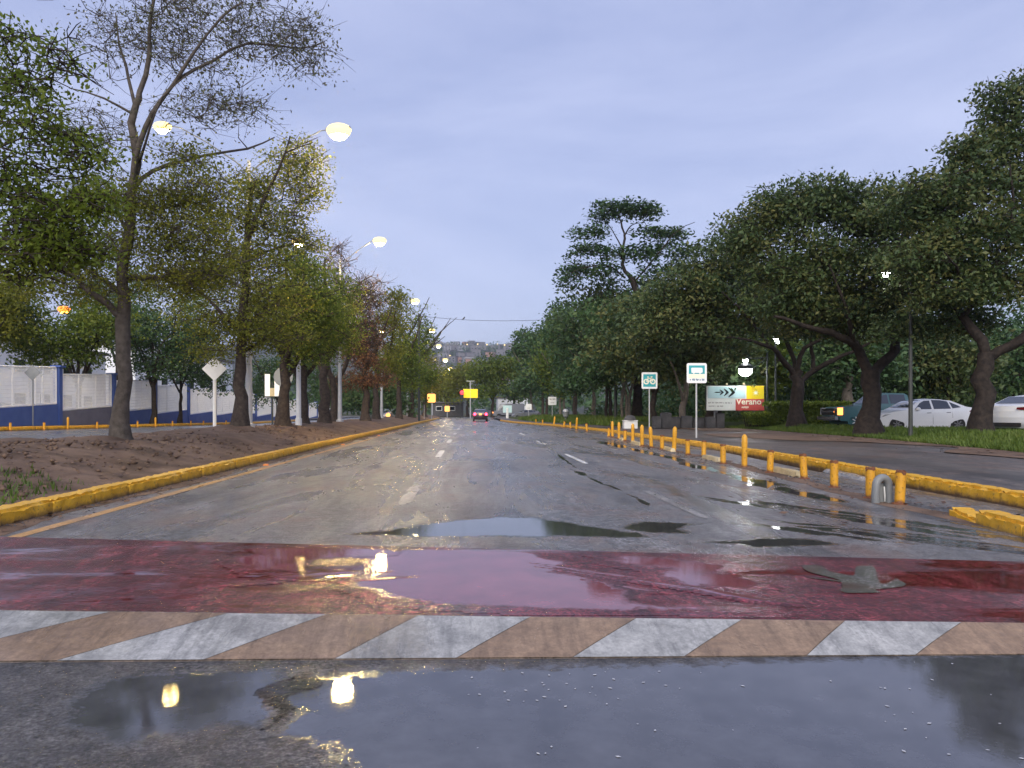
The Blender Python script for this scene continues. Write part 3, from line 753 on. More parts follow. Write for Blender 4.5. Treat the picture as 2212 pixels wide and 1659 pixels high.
# far hill
X, Y = np.meshgrid(np.linspace(-900, 900, 70), np.linspace(420, 2600, 60))
Z = 118 * ss((Y - 480) / 900.0) + 10 * (vnoise(X, Y, 140, 7) - .5) + 6 * (vnoise(X, Y, 60, 9) - .5) * ss((Y - 480) / 300) - 6
Z *= np.where(Y > 1500, 1 - 0.0002 * (Y - 1500), 1)
tag(grid_mesh('hill', X, Y, Z, M['hill']), kind='structure')
def hill_z(x, y):
    x = np.array([[x]]); y = np.array([[y]])
    return float(118 * ss((y - 480) / 900.0) + 10 * (vnoise(x, y, 140, 7) - .5) + 6 * (vnoise(x, y, 60, 9) - .5) * ss((y - 480) / 300) - 6)
# ------------------------------------------------------------------ trees
def smooth_line(pts, step):
    """Catmull-Rom through pts, resampled"""
    P = [np.array(p, float) for p in pts]
    if len(P) == 2: P = [P[0], (P[0] + P[1]) / 2, P[1]]
    Q = [2 * P[0] - P[1]] + P + [2 * P[-1] - P[-2]]
    o = []
    for i in range(1, len(Q) - 2):
        L = np.linalg.norm(Q[i + 1] - Q[i]); k = max(2, int(L / step))
        for j in range(k):
            t = j / k
            a, b, c, d = Q[i - 1], Q[i], Q[i + 1], Q[i + 2]
            o.append(0.5 * ((2 * b) + (-a + c) * t + (2 * a - 5 * b + 4 * c - d) * t * t + (-a + 3 * b - 3 * c + d) * t ** 3))
    o.append(P[-1]); return np.array(o)
def seg_tubes(p0, p1, r0, r1, n):
    p0, p1 = np.asarray(p0), np.asarray(p1); d = p1 - p0
    L = np.linalg.norm(d, axis=1, keepdims=True) + 1e-9; t = d / L
    ref = np.where(np.abs(t[:, 1:2]) > .9, np.array([[1., 0, 0]]), np.array([[0, 1., 0.]]))
    u = np.cross(t, ref); u /= np.linalg.norm(u, axis=1, keepdims=True) + 1e-9; v = np.cross(t, u)
    a = np.arange(n) * 2 * np.pi / n
    ring = u[:, None, :] * np.cos(a)[None, :, None] + v[:, None, :] * np.sin(a)[None, :, None]
    A = p0[:, None, :] + ring * np.asarray(r0)[:, None, None]
    B = p1[:, None, :] + ring * np.asarray(r1)[:, None, None]
    V = np.concatenate([A, B], 1).reshape(-1, 3)
    k = np.arange(n); k2 = (k + 1) % n
    q = np.stack([k, k2, k2 + n, k + n], -1)
    Q = (q[None] + (np.arange(len(p0)) * 2 * n)[:, None, None]).reshape(-1, 4)
    return V, Q
def poly_tube(pts, rad, n):
    P = np.asarray(pts); m = len(P)
    t = np.gradient(P, axis=0); t /= np.linalg.norm(t, axis=1, keepdims=True) + 1e-9
    ref = np.array([0., 1., 0.05]); u = np.cross(t, ref); u /= np.linalg.norm(u, axis=1, keepdims=True) + 1e-9; v = np.cross(t, u)
    a = np.arange(n) * 2 * np.pi / n
    V = (P[:, None] + (u[:, None] * np.cos(a)[None, :, None] + v[:, None] * np.sin(a)[None, :, None]) * np.asarray(rad)[:, None, None]).reshape(-1, 3)
    k = np.arange(n); k2 = (k + 1) % n
    q = np.stack([k, k2, k2 + n, k + n], -1)
    Q = (q[None] + (np.arange(m - 1) * n)[:, None, None]).reshape(-1, 4)
    return V, Q
def leaves(centers, size, tint, rs, up=0.5, aspect=0.5):
    n = len(centers)
    nrm = rs.randn(n, 3) * np.array([1, 1, .8]) + np.array([0, 0, up * 1.6]); nrm /= np.linalg.norm(nrm, axis=1, keepdims=True)
    a = rs.randn(n, 3); u = np.cross(nrm, a); u /= np.linalg.norm(u, axis=1, keepdims=True) + 1e-9; v = np.cross(nrm, u)
    s = size * (0.6 + 0.8 * rs.rand(n))[:, None]
    P = np.stack([centers - u * s * .5, centers - v * s * aspect * .5 + u * s * .05, centers + u * s * .5 - nrm * s * .08, centers + v * s * aspect * .5 + u * s * .05], 1).reshape(-1, 3)
    return P, np.arange(4 * n).reshape(-1, 4), tint

def tree(name, label, base, limbs, lobes, leaf='leaf_olive', bark='bark', size=0.12, per=60, cr=0.5, seed=1, flat=0.6,
         twigs=3, group=None, up=0.5, aspect=0.5, twig_r=0.012, branch_r=0.03, cat='tree', flare=1.7):
    rs = np.random.RandomState(seed); base = np.array(base, float)
    root = empty(name, tuple(base)); tag(root, label, cat, group)
    TV, TQ = [], []; off = 0
    nodes = []
    for li, (pts, r0, r1) in enumerate(limbs):
        L = smooth_line([np.array(p, float) - base for p in pts], 0.35 + 0.2 * r0)
        m = len(L); wob = rs.randn(m, 3) * 0.035 * r0 / .2; wob[0] = 0
        L = L + wob
        rad = np.linspace(r0, r1, m) * (1 + .06 * rs.randn(m))
        if li == 0:
            h = L[:, 2] - L[0, 2]; rad = rad * (1 + (flare - 1) * np.exp(-h / 0.35)); L[0, 2] -= 0.25
        V, Q = poly_tube(L, rad, 9 if r0 > .08 else 6)
        TV.append(V); TQ.append(Q + off); off += len(V)
        nodes.append(L[int(m * .3):] if li == 0 else L)
    NN = np.concatenate(nodes)
    C = []; CL = []
    for lb in lobes:
        c, rad, k = np.array(lb[0], float) - base, np.array(lb[1], float), lb[2]
        lt = lb[3] if len(lb) > 3 else 0
        d = rs.randn(k, 3); d /= np.linalg.norm(d, axis=1, keepdims=True)
        rr = (rs.rand(k) ** 0.45)[:, None]
        C.append(c + d * rr * rad); CL += [lt] * k
    C = np.concatenate(C); CL = np.array(CL, float)
    tr = NN[0]
    order = np.argsort(np.linalg.norm(C - np.array([0, 0, np.median(NN[:, 2])]), axis=1)); C = C[order]; CL = CL[order]
    p0s, p1s, r0s, r1s = [], [], [], []
    node = list(NN); arr = NN.copy()
    for c in C:
        dd = arr - c; dist = np.linalg.norm(dd, axis=1) + np.maximum(0, dd[:, 2]) * 0.8
        j = int(dist.argmin()); a = arr[j]
        L = np.linalg.norm(c - a)
        k = max(2, min(6, int(L / 0.5) + 1))
        mid = (a + c) / 2 + np.array([0, 0, -0.12 * L]) + rs.randn(3) * 0.13 * L
        t = np.linspace(0, 1, k + 1)[:, None]
        B = (1 - t) ** 2 * a + 2 * t * (1 - t) * mid + t * t * c
        B[1:-1] += rs.randn(k - 1, 3) * 0.045 * L
        rb = min(branch_r * (0.5 + 0.35 * L), branch_r * 2.2)
        for i in range(k):
            p0s.append(B[i]); p1s.append(B[i + 1] + (B[i + 1] - B[i]) * .06)
            r0s.append(rb * (1 - .75 * i / k)); r1s.append(rb * (1 - .75 * (i + 1) / k))
        arr = np.concatenate([arr, B[1:]])
    # twigs in each clump
    if twigs:
        kk = twigs
        base_t = np.repeat(C, kk, 0); e = base_t + np.clip(rs.randn(len(base_t), 3), -1.3, 1.3) * np.array([1, 1, flat]) * cr * 1.0
        mid = (base_t + e) / 2 + rs.randn(len(base_t), 3) * cr * .12
        p0s += list(base_t) + list(mid); p1s += list(mid) + list(e)
        r0s += [twig_r] * len(base_t) + [twig_r * .75] * len(base_t); r1s += [twig_r * .75] * len(base_t) + [twig_r * .4] * len(base_t)
    if p0s:
        V, Q = seg_tubes(p0s, p1s, r0s, r1s, 4)
        TV.append(V); TQ.append(Q + off); off += len(V)
    me = mesh_np('trunk', np.concatenate(TV), quads=np.concatenate(TQ)); me.shade_smooth()
    link('trunk', me, M[bark], root)
    # leaves
    ct = np.clip(0.48 + 0.27 * rs.randn(len(C)), 0, 1)
    n_per = np.maximum(1, (per * (0.5 + rs.rand(len(C))) * np.where(CL < 0, 0.26, 1)).astype(int))
    rep = np.repeat(np.arange(len(C)), n_per)
    off3 = rs.randn(len(rep), 3); off3 /= (1 + .25 * np.linalg.norm(off3, axis=1, keepdims=True))
    ctr = C[rep] + off3 * np.array([1, 1, flat]) * cr
    ctr[:, 2] -= 0.12 * cr * (off3[:, 0] ** 2 + off3[:, 1] ** 2)
    tint = np.clip(ct[rep] + 0.16 * rs.randn(len(rep)), 0, 1)
    bare = CL[rep] < 0
    if isinstance(leaf, tuple):
        for nm, sel in ((leaf[0], ~bare), (leaf[1], bare)):
            if sel.any():
                P, Q, T = leaves(ctr[sel], size, tint[sel], rs, up, aspect)
                link('crown', mesh_np('crown', P, quads=Q, tint=T), M[nm], root)
    else:
        P, Q, T = leaves(ctr, size, tint, rs, up, aspect)
        link('crown', mesh_np('crown', P, quads=Q, tint=T), M[leaf], root)
    return root

def LB(px, py, rx, ry, d, k, dd=0.0, ryd=None, lt=0):
    """a leaf mass seen at px,py (photo pixels) standing d metres off, dd metres nearer or farther"""
    c = at(px, py, d); s = d / F
    return ((c.x, c.y + dd, c.z), (rx * s, ryd if ryd else rx * s * .9, ry * s), k, lt)
def PL(d, *pts):
    o = []
    for p in pts:
        v = at(p[0], p[1], d); o.append((v.x, v.y + (p[2] if len(p) > 2 else 0), v.z))
    return o
def sbase(x, y): return (x, y, float(soil_z(x, y)))

# --- the left-hand row on the soil median
d = 12.2
tree('broadleaf_tree', 'bright green tree at the left edge, nearest of the median row', sbase(-11.2, d),
     [([(-11.2, d, .5), (-11.1, d, 2.2), (-10.7, d, 3.6)], .2, .15), ([(-10.7, d, 3.6), (-9.9, d + .4, 4.4), (-8.6, d + .2, 5.0), (-7.6, d, 5.6)], .11, .03),
      ([(-10.7, d, 3.6), (-10.2, d - .3, 5.2), (-9.3, d, 6.6)], .1, .03), ([(-10.5, d, 4.3), (-9.0, d - .5, 4.6), (-7.2, d - .6, 4.7)], .07, .02)],
     [LB(40, 230, 130, 170, d, 44), LB(100, 470, 100, 70, d, 38), LB(30, 400, 110, 90, d, 26), LB(150, 330, 70, 60, d, 20), LB(60, 560, 110, 45, d, 30), LB(170, 540, 60, 35, d, 22), LB(20, 90, 80, 60, d, 12), LB(150, 130, 60, 60, d, 12, lt=-1), LB(190, 440, 40, 40, d, 14), LB(-130, 350, 120, 220, d, 26)],
     leaf='leaf_bright', size=0.09, per=54, cr=0.33, seed=11, twigs=4, flat=.55)

d = 16.4
tree('feathery_tree', 'tall half-bare tree with wide thin crown at the front of the median', sbase(-7.48, d),
     [(PL(d, (262, 955), (263, 820), (266, 700), (270, 600), (283, 480), (292, 353), (293, 233), (303, 200), (320, 117), (330, 30), (335, -40)), .178, .025),
      (PL(d, (266, 690), (240, 660, -.2), (215, 635, -.4), (150, 577, -.6), (70, 562, -.8), (0, 592, -1)), .085, .025),
      (PL(d, (268, 640), (225, 610, .3), (190, 590, .4), (130, 553, .7), (60, 500, .9)), .07, .02),
      (PL(d, (275, 600), (330, 592, .5), (420, 570, .9), (520, 533, 1.3)), .06, .02),
      (PL(d, (285, 440), (300, 353, -.2), (330, 283, -.3), (357, 240, -.4), (393, 193, -.4), (433, 140, -.5), (500, 67, -.6), (540, 40, -.6)), .075, .02),
      (PL(d, (393, 193, -.4), (467, 133, -.1), (533, 83, .2), (633, 80, .5), (690, 60, .6)), .04, .012),
      (PL(d, (295, 400), (317, 360, .3), (413, 310, .8), (500, 280, 1.2), (560, 250, 1.3)), .055, .015),
      (PL(d, (293, 235), (253, 123, .4), (230, 67, .6), (217, -10, .7)), .045, .015),
      (PL(d, (293, 250), (240, 225, -.3), (180, 215, -.6)), .03, .01),
      (PL(d, (280, 520), (230, 450, .5), (170, 420, 1.0), (120, 400, 1.2)), .05, .015),
      (PL(d, (300, 353), (340, 330, -.6), (400, 260, -1.2), (470, 215, -1.4)), .035, .01)],
     [LB(470, 95, 150, 85, d, 44, lt=-1), LB(620, 85, 85, 62, d, 34, lt=-1), LB(350, 60, 130, 90, d, 36, lt=-1), LB(250, 70, 110, 100, d, 26, lt=-1),
      LB(520, 225, 70, 28, d, 18, lt=-1), LB(430, 240, 110, 40, d, 20, lt=-1), LB(220, 290, 90, 60, d, 24, lt=-1), LB(560, 40, 90, 50, d, 24, lt=-1), LB(680, 120, 32, 50, d, 10, lt=-1), LB(420, 20, 150, 50, d, 24, lt=-1),
      LB(340, 440, 110, 36, d, 34), LB(450, 415, 90, 36, d, 26), LB(300, 520, 130, 45, d, 36), LB(170, 535, 110, 45, d, 30), LB(430, 520, 90, 42, d, 26), LB(200, 610, 120, 30, d, 22), LB(380, 600, 100, 40, d, 26), LB(400, 350, 70, 26, d, 14), LB(230, 420, 70, 45, d, 18), LB(70, 610, 80, 26, d, 10), LB(470, 590, 60, 34, d, 14)],
     leaf=('leaf_olive', 'leaf_brownish'), size=0.075, per=84, cr=0.46, seed=12, twigs=6, flat=.62, twig_r=.006, branch_r=.02, bark='bark_grey')

d = 25.7
tree('feathery_tree', 'leafy olive tree beside the white diamond sign on the median', sbase(-7.8, d),
     [(PL(d, (517, 925), (518, 830), (520, 740), (528, 620), (535, 500), (541, 440), (546, 390)), .235, .05),
      (PL(d, (535, 520), (580, 430, -.4), (610, 380, -.6), (628, 345, -.7), (640, 310, -.8)), .08, .02),
      (PL(d, (628, 345, -.7), (660, 335, -.8), (690, 330, -1)), .03, .01),
      (PL(d, (521, 760), (545, 740, .6), (590, 690, 1.3), (640, 650, 1.8)), .08, .03),
      (PL(d, (521, 720), (480, 670, -.5), (430, 620, -.9)), .08, .03),
      (PL(d, (530, 600), (480, 540, .6), (440, 500, 1.)), .06, .02), (PL(d, (533, 560), (590, 520, 1.), (640, 500, 1.4)), .05, .02)],
     [LB(640, 345, 62, 36, d, 26), LB(655, 405, 46, 36, d, 18), LB(560, 400, 60, 55, d, 26), LB(600, 470, 70, 40, d, 28), LB(480, 470, 80, 50, d, 32), LB(530, 560, 120, 48, d, 46), LB(430, 600, 90, 55, d, 34), LB(560, 650, 120, 55, d, 50), LB(470, 690, 100, 42, d, 34), LB(645, 520, 46, 26, d, 14), LB(500, 750, 90, 28, d, 14), LB(590, 720, 70, 40, d, 24)],
     leaf='leaf_olive', size=0.10, per=90, cr=0.52, seed=13, twigs=4, flat=.5, twig_r=.01)

def median_tree(px, d, label, lobes, seed, leaf='leaf_mid', r=.2, fork=None, per=100, size=.13, cr=.6, top=560, bark='bark', twigs=3, lean=0):
    x = (px - VX) / F * d; b = sbase(x, d)
    py = VY + (CH - b[2]) / d * F
    limbs = [(PL(d, (px, py), (px + lean * .3, py - 70), (px + lean, (py + top) / 2), (px + lean * 1.2, top)), r, .05)]
    rnd = random.Random(seed)
    for s in (-1, 1, -1, 1):
        y0 = rnd.uniform(py - 150, py - 90)
        limbs.append((PL(d, (px + lean * .8, y0), (px + s * 26, y0 - 45, rnd.uniform(-1, 1)), (px + s * rnd.uniform(45, 70), y0 - rnd.uniform(80, 130), rnd.uniform(-2, 2))), r * .5, .03))
    return tree('broadleaf_tree', label, b, limbs, [LB(*l[:4], d, l[4], *l[5:]) for l in lobes], leaf=leaf, bark=bark, size=size, per=per, cr=cr, seed=seed, twigs=twigs, flat=.55)
median_tree(612, 33, 'leafy green tree with leaning trunk beside the round sign', [(640, 620, 80, 65, 44), (690, 680, 60, 55, 30), (600, 700, 80, 60, 40), (650, 560, 50, 30, 14), (580, 640, 50, 40, 16), (660, 750, 60, 30, 18)], 21, r=.26, lean=6)
median_tree(655, 37, 'green tree right behind the white post on the median', [(690, 630, 70, 60, 34), (640, 700, 70, 60, 34), (710, 700, 60, 60, 28), (680, 750, 60, 30, 16)], 22, r=.25, leaf='leaf_mid', lean=-4)
median_tree(700, 42, 'green tree with a straight dark trunk in the median row', [(730, 650, 50, 60, 26), (690, 700, 60, 60, 26), (740, 720, 40, 40, 16)], 23, r=.3, leaf='leaf_olive', lean=2)
d = 46
tree('bare_tree', 'nearly bare forked tree with grey twigs in the median row', sbase(-8.1, d),
     [(PL(d, (722, 912), (722, 860), (716, 820), (700, 770), (690, 700)), .26, .06), (PL(d, (718, 830), (740, 800, .4), (752, 750, .6), (757, 690, .8), (762, 620, .8), (800, 590, .8)), .13, .02),
      (PL(d, (757, 690, .8), (775, 640, 1), (810, 600, 1.2)), .06, .015), (PL(d, (740, 640), (735, 570, 0), (742, 520, 0)), .06, .012), (PL(d, (752, 750, .6), (735, 680), (740, 620)), .07, .02)],
     [LB(760, 640, 50, 50, d, 36, lt=-1), LB(800, 640, 40, 50, d, 26, lt=-1), LB(730, 570, 26, 50, d, 18, lt=-1), LB(720, 740, 60, 60, d, 30, lt=-1), LB(790, 720, 40, 50, d, 24, lt=-1)],
     leaf=('leaf_rust', 'leaf_rust'), size=.12, per=60, cr=.7, seed=24, twigs=10, flat=.7, twig_r=.014)
median_tree(790, 54, 'tree with rusty brown dry foliage in the median row', [(785, 770, 50, 60, 40), (770, 700, 36, 50, 22), (800, 820, 44, 16, 14), (760, 820, 40, 24, 12), (800, 690, 24, 40, 12, 0, None, -1)], 25, leaf='leaf_rust', r=.28, per=75, size=.17, top=690, twigs=6)
median_tree(812, 62, 'olive tree with a pointed top beside the rusty one', [(845, 700, 30, 50, 26), (862, 650, 16, 26, 10), (840, 780, 34, 50, 26), (820, 650, 30, 40, 12, 0, None, -1)], 26, leaf='leaf_olive', r=.3, per=80, size=.22, cr=.8, top=680)
median_tree(862, 74, 'dark green tree standing under the third street lamp', [(870, 760, 32, 60, 34), (890, 800, 30, 50, 26), (880, 690, 26, 40, 12, 0, None, -1), (905, 680, 20, 36, 10, 0, None, -1)], 27, leaf='leaf_mid', r=.3, per=80, size=.24, cr=.85, top=700)
median_tree(890, 90, 'green tree behind the third street lamp', [(905, 760, 26, 45, 26), (915, 810, 26, 36, 20), (915, 720, 14, 24, 8)], 28, leaf='leaf_mid', r=.32, per=70, size=.3, cr=.95, top=740)
median_tree(918, 108, 'yellow green tree at the far end of the median row', [(928, 800, 18, 44, 24), (922, 850, 20, 20, 12)], 29, leaf='leaf_yellow', r=.3, per=70, size=.32, cr=1.0, top=780)

# --- trees beyond the opposite carriageway
def back_tree(px, py, d, label, lobes, seed, leaf='leaf_mid', r=.2, zb=None, group=None, bark='bark_dark', per=80, size=.22, cr=.8):
    b = at(px, VY, d); zb = (float(zl(d)) + .15) if zb is None else zb
    b = (b.x, d, zb); py0 = VY + (CH - zb) / d * F
    limbs = [(PL(d, (px, py0), (px + 3, (py0 + py) / 2 + 20), (px, py)), r, .06)]
    rnd = random.Random(seed)
    for s in (-1, 1, -1, 1):
        limbs.append((PL(d, (px, (py0 + py) / 2 + 10), (px + s * 30, py + 10, rnd.uniform(-1, 1)), (px + s * rnd.uniform(50, 80), py - rnd.uniform(10, 50), rnd.uniform(-2, 2))), r * .5, .03))
    return tree('broadleaf_tree', label, b, limbs, [LB(*l[:4], d, *l[4:]) for l in lobes], leaf=leaf, bark=bark, size=size, per=per, cr=cr, seed=seed, group=group, twigs=2)
back_tree(168, 740, 47, 'dense green tree arching over the tall blue fence pillar', [(60, 720, 100, 60, 50), (170, 720, 90, 50, 46), (220, 690, 70, 50, 30), (30, 660, 70, 50, 26), (130, 770, 90, 20, 20)], 41)
back_tree(330, 740, 52, 'green tree behind the fence right of the front trunk', [(330, 740, 80, 55, 48), (290, 680, 60, 50, 26), (400, 700, 60, 60, 30), (340, 790, 60, 22, 14)], 42, leaf='leaf_deep')
back_tree(388, 760, 56, 'slim dark trunked tree in front of the fence', [(420, 740, 60, 50, 34), (380, 790, 50, 30, 18), (440, 800, 40, 30, 14), (470, 820, 40, 26, 12)], 43, leaf='leaf_deep', r=.14)
back_tree(600, 800, 62, 'low round green tree behind the twin white sign', [(580, 800, 40, 40, 22), (640, 810, 50, 60, 30), (700, 830, 50, 50, 26), (560, 850, 26, 26, 10)], 44, leaf='leaf_deep', r=.16)
back_tree(-40, 740, 44, 'dark tree over the fence at the left edge', [(-20, 690, 80, 70, 40), (-60, 620, 90, 70, 30), (20, 620, 50, 50, 16)], 45, leaf='leaf_olive')
back_tree(790, 850, 90, 'dark tree behind the far fence end', [(790, 850, 60, 40, 40), (850, 850, 50, 44, 34), (740, 850, 44, 34, 22)], 46, leaf='leaf_deep', size=.35, cr=1.2)
back_tree(250, 640, 75, 'tall pale green tree far behind the fence', [(200, 640, 60, 60, 30), (300, 620, 60, 60, 28), (250, 700, 90, 50, 30), (420, 640, 60, 60, 20)], 47, leaf='leaf_mid', size=.3, cr=1.1)

# --- right-hand side: the three spreading trees over the parked cars
def vz(x, y): return float(grass_z(np.array(x), np.array(y)))
d = 26.0; x = (2122 - VX) / F * d
tree('umbrella_tree', 'big dark tree leaning apart in a fork between the two white cars', (x, d, vz(x, d)),
     [(PL(d, (2122, 945), (2122, 880), (2122, 817), (2132, 767)), .30, .25),
      (PL(d, (2130, 790), (2119, 735), (2100, 682, .5), (2085, 630, .9), (2050, 560, 1.5), (2010, 490, 2)), .2, .04),
      (PL(d, (2132, 775), (2171, 750, -.4), (2196, 712, -.8), (2225, 640, -1.2), (2230, 540, -1.5), (2210, 400, -1.5), (2180, 280, -1.6)), .17, .04),
      (PL(d, (2100, 682, .5), (2120, 610, -.5), (2140, 500, -1), (2130, 380, -1.2)), .09, .03),
      (PL(d, (2085, 640, .9), (2030, 600, -1), (1960, 570, -2)), .08, .02), (PL(d, (2225, 640, -1.2), (2290, 560, 0), (2340, 480, 1)), .1, .03)],
     [LB(2000, 440, 90, 55, d, 46), LB(2080, 400, 80, 60, d, 40), LB(2170, 300, 60, 70, d, 34, lt=0), LB(2190, 200, 60, 50, d, 22), LB(2100, 500, 130, 70, d, 70), LB(2010, 560, 110, 55, d, 54), LB(2150, 600, 110, 50, d, 50), LB(2240, 450, 110, 110, d, 60), LB(2290, 300, 90, 110, d, 40), LB(2050, 640, 100, 25, d, 24), LB(2040, 690, 90, 20, d, 18, 2), LB(2180, 680, 70, 26, d, 18, 2), LB(2350, 560, 110, 80, d, 40), LB(2080, 330, 40, 30, d, 12)],
     leaf='leaf_dark', bark='bark_dark', size=.16, per=95, cr=.50, seed=51, twigs=2, flat=.6)
d = 31.0; x = (1877 - VX) / F * d
tree('umbrella_tree', 'thick-trunked dark tree with forked limbs at the nose of the white sedan', (x, d, vz(x, d)),
     [(PL(d, (1877, 927), (1879, 880), (1879, 829), (1881, 800)), .36, .32),
      (PL(d, (1880, 815), (1859, 767), (1834, 745, -.4), (1771, 724, -.8), (1709, 712, -1.2), (1640, 690, -1.5)), .22, .05),
      (PL(d, (1882, 810), (1905, 785), (1929, 757), (1939, 717, .4), (1960, 690, .8), (2010, 670, 1.2), (2060, 630, 1.5)), .24, .05),
      (PL(d, (1938, 722, .4), (1971, 710, -.3), (2084, 690, -1)), .1, .04),
      (PL(d, (1859, 767), (1850, 700, 1), (1840, 620, 1.5), (1830, 540, 2)), .14, .04), (PL(d, (1929, 757), (1915, 680, -1), (1900, 600, -1.5), (1890, 520, -2)), .14, .04),
      (PL(d, (1834, 745, -.4), (1790, 680, -1.5), (1740, 590, -2)), .11, .03)],
     [LB(1690, 470, 90, 60, d, 46), LB(1760, 430, 80, 42, d, 36), LB(1620, 510, 70, 50, d, 34), LB(1860, 450, 100, 60, d, 50), LB(1940, 480, 80, 60, d, 40), LB(1780, 560, 120, 60, d, 60), LB(1900, 580, 110, 60, d, 56), LB(1700, 600, 110, 55, d, 46), LB(1960, 630, 90, 45, d, 34), LB(1840, 665, 120, 30, d, 40), LB(1800, 700, 110, 20, d, 20, 1.5), LB(1950, 690, 80, 22, d, 20, 1.5), LB(1720, 670, 90, 25, d, 26)],
     leaf='leaf_dark', bark='bark_dark', size=.175, per=100, cr=.56, seed=52, twigs=2, flat=.6)
d = 41.0; x = (1721 - VX) / F * d
tree('umbrella_tree', 'spreading dark tree rising in front of the clipped hedge', (x, d, vz(x, d)),
     [(PL(d, (1721, 918), (1722, 870), (1724, 824), (1722, 805)), .36, .28),
      (PL(d, (1722, 820), (1709, 799), (1679, 772, -.4), (1655, 755, -.8), (1610, 742, -1.2), (1550, 735, -1.5)), .18, .04),
      (PL(d, (1722, 815), (1721, 779, .3), (1709, 729, .8), (1690, 660, 1.2)), .16, .05), (PL(d, (1721, 800), (1731, 754, -.4), (1760, 735, -.8), (1800, 690, -1)), .15, .04),
      (PL(d, (1724, 828), (1746, 810), (1776, 787, -.5), (1839, 754, -1), (1880, 720, -1.2)), .17, .05), (PL(d, (1755, 802), (1764, 770, .5), (1770, 720, 1), (1780, 660, 1.5)), .12, .04),
      (PL(d, (1655, 755, -.8), (1600, 690, -1), (1540, 640, -1.5)), .1, .03)],
     [LB(1480, 620, 80, 50, d, 44), LB(1560, 570, 90, 50, d, 46), LB(1440, 680, 70, 40, d, 34), LB(1560, 660, 110, 50, d, 54), LB(1660, 610, 100, 55, d, 50), LB(1690, 690, 110, 30, d, 34), LB(1790, 660, 80, 50, d, 34), LB(1530, 715, 90, 22, d, 26), LB(1820, 700, 60, 30, d, 16)],
     leaf='leaf_dark', bark='bark_dark', size=.22, per=95, cr=.72, seed=53, twigs=2, flat=.6)
# the tall open tree behind
d = 62.0
tree('tall_tree', 'tall open-crowned tree standing above the canopy, branches in flat tiers', ((1378 - VX) / F * d, d, .4),
     [(PL(d, (1378, 905), (1380, 760), (1378, 640), (1362, 600)), .4, .24), (PL(d, (1365, 605), (1346, 572), (1348, 505), (1338, 470), (1335, 445)), .17, .04),
      (PL(d, (1346, 560), (1331, 535, 1), (1300, 520, 1.5), (1270, 515, 2)), .08, .02), (PL(d, (1350, 600), (1310, 580, -1), (1260, 585, -1.5), (1225, 600, -2)), .09, .02),
      (PL(d, (1348, 510), (1370, 480, 1), (1400, 470, 1.5)), .07, .02), (PL(d, (1370, 610), (1410, 560, -1), (1450, 510, -1.5), (1485, 492, -2)), .09, .02), (PL(d, (1346, 540), (1320, 480, 1), (1290, 465, 1)), .06, .02), (PL(d, (1375, 640), (1420, 600, 1), (1470, 560, 2), (1500, 540, 2)), .1, .02)],
     [LB(1360, 447, 46, 13, d, 22), LB(1300, 440, 16, 8, d, 5), LB(1310, 462, 40, 9, d, 12), LB(1400, 456, 30, 13, d, 12), LB(1280, 500, 40, 10, d, 14), LB(1415, 500, 40, 14, d, 14), LB(1460, 502, 28, 8, d, 9), LB(1270, 540, 44, 10, d, 14), LB(1240, 575, 36, 12, d, 12), LB(1400, 545, 40, 22, d, 16), LB(1330, 545, 40, 14, d, 10), LB(1480, 545, 34, 14, d, 12), LB(1225, 605, 22, 16, d, 8), LB(1310, 590, 60, 26, d, 22), LB(1400, 610, 50, 40, d, 22), LB(1450, 580, 40, 22, d, 14), LB(1440, 525, 26, 8, d, 6)],
     leaf='leaf_deep', bark='bark_dark', size=.34, per=38, cr=.8, seed=54, twigs=2, flat=.4, up=1.2)
# the close-grown row beyond it, towards the end of the road
def row_tree(px, d, label, lobes, seed, leaf='leaf_deep', r=.22, nst=1, size=.36, cr=1.15, per=85):
    x = (px - VX) / F * d; b = (x, d, vz(x, d)); py = VY + (CH - b[2]) / d * F
    rnd = random.Random(seed); limbs = []
    for k in range(nst):
        q = px + rnd.uniform(-10, 10) * k
        limbs.append((PL(d, (q, py), (q + rnd.uniform(-3, 3), py - 45), (q + rnd.uniform(-10, 10), py - 100), (q + rnd.uniform(-20, 20), lobes[0][1])), r, .06))
    for s in (-1, 1):
        limbs.append((PL(d, (px, py - 60), (px + s * 20, py - 100, s), (px + s * 45, py - 140, s * 2)), r * .5, .04))
    return tree('canopy_tree', label, b, limbs, [LB(*l[:4], d, l[4]) for l in lobes], leaf=leaf, bark='bark_pale' if seed % 2 else 'bark', size=size, per=per, cr=cr, seed=seed, twigs=1)
row_tree(1475, 47, 'dark canopy tree above the bus stop sign', [(1480, 700, 90, 60, 46), (1430, 740, 70, 50, 34), (1520, 740, 50, 30, 20), (1450, 780, 50, 26, 16)], 61, leaf='leaf_dark', size=.3, cr=.95)
row_tree(1412, 54, 'dark green canopy tree behind the bicycle sign', [(1400, 690, 80, 60, 42), (1350, 750, 80, 50, 36), (1430, 790, 70, 40, 24)], 62, leaf='leaf_dark', size=.32)
row_tree(1360, 60, 'slender stemmed canopy tree with pale stems left of the bicycle sign', [(1330, 690, 80, 60, 42), (1370, 760, 70, 50, 30), (1300, 790, 70, 36, 22)], 63, nst=3, r=.14)
row_tree(1318, 66, 'canopy tree with brownish leaf patches in the right-hand row', [(1290, 650, 70, 50, 34), (1320, 720, 70, 50, 30), (1290, 790, 60, 40, 20)], 64, leaf='leaf_dark', nst=2, r=.15)
row_tree(1283, 74, 'rounded deep green canopy tree with twin stems', [(1250, 700, 66, 56, 40), (1270, 770, 60, 46, 26), (1240, 820, 50, 30, 14)], 65, nst=2, r=.17)
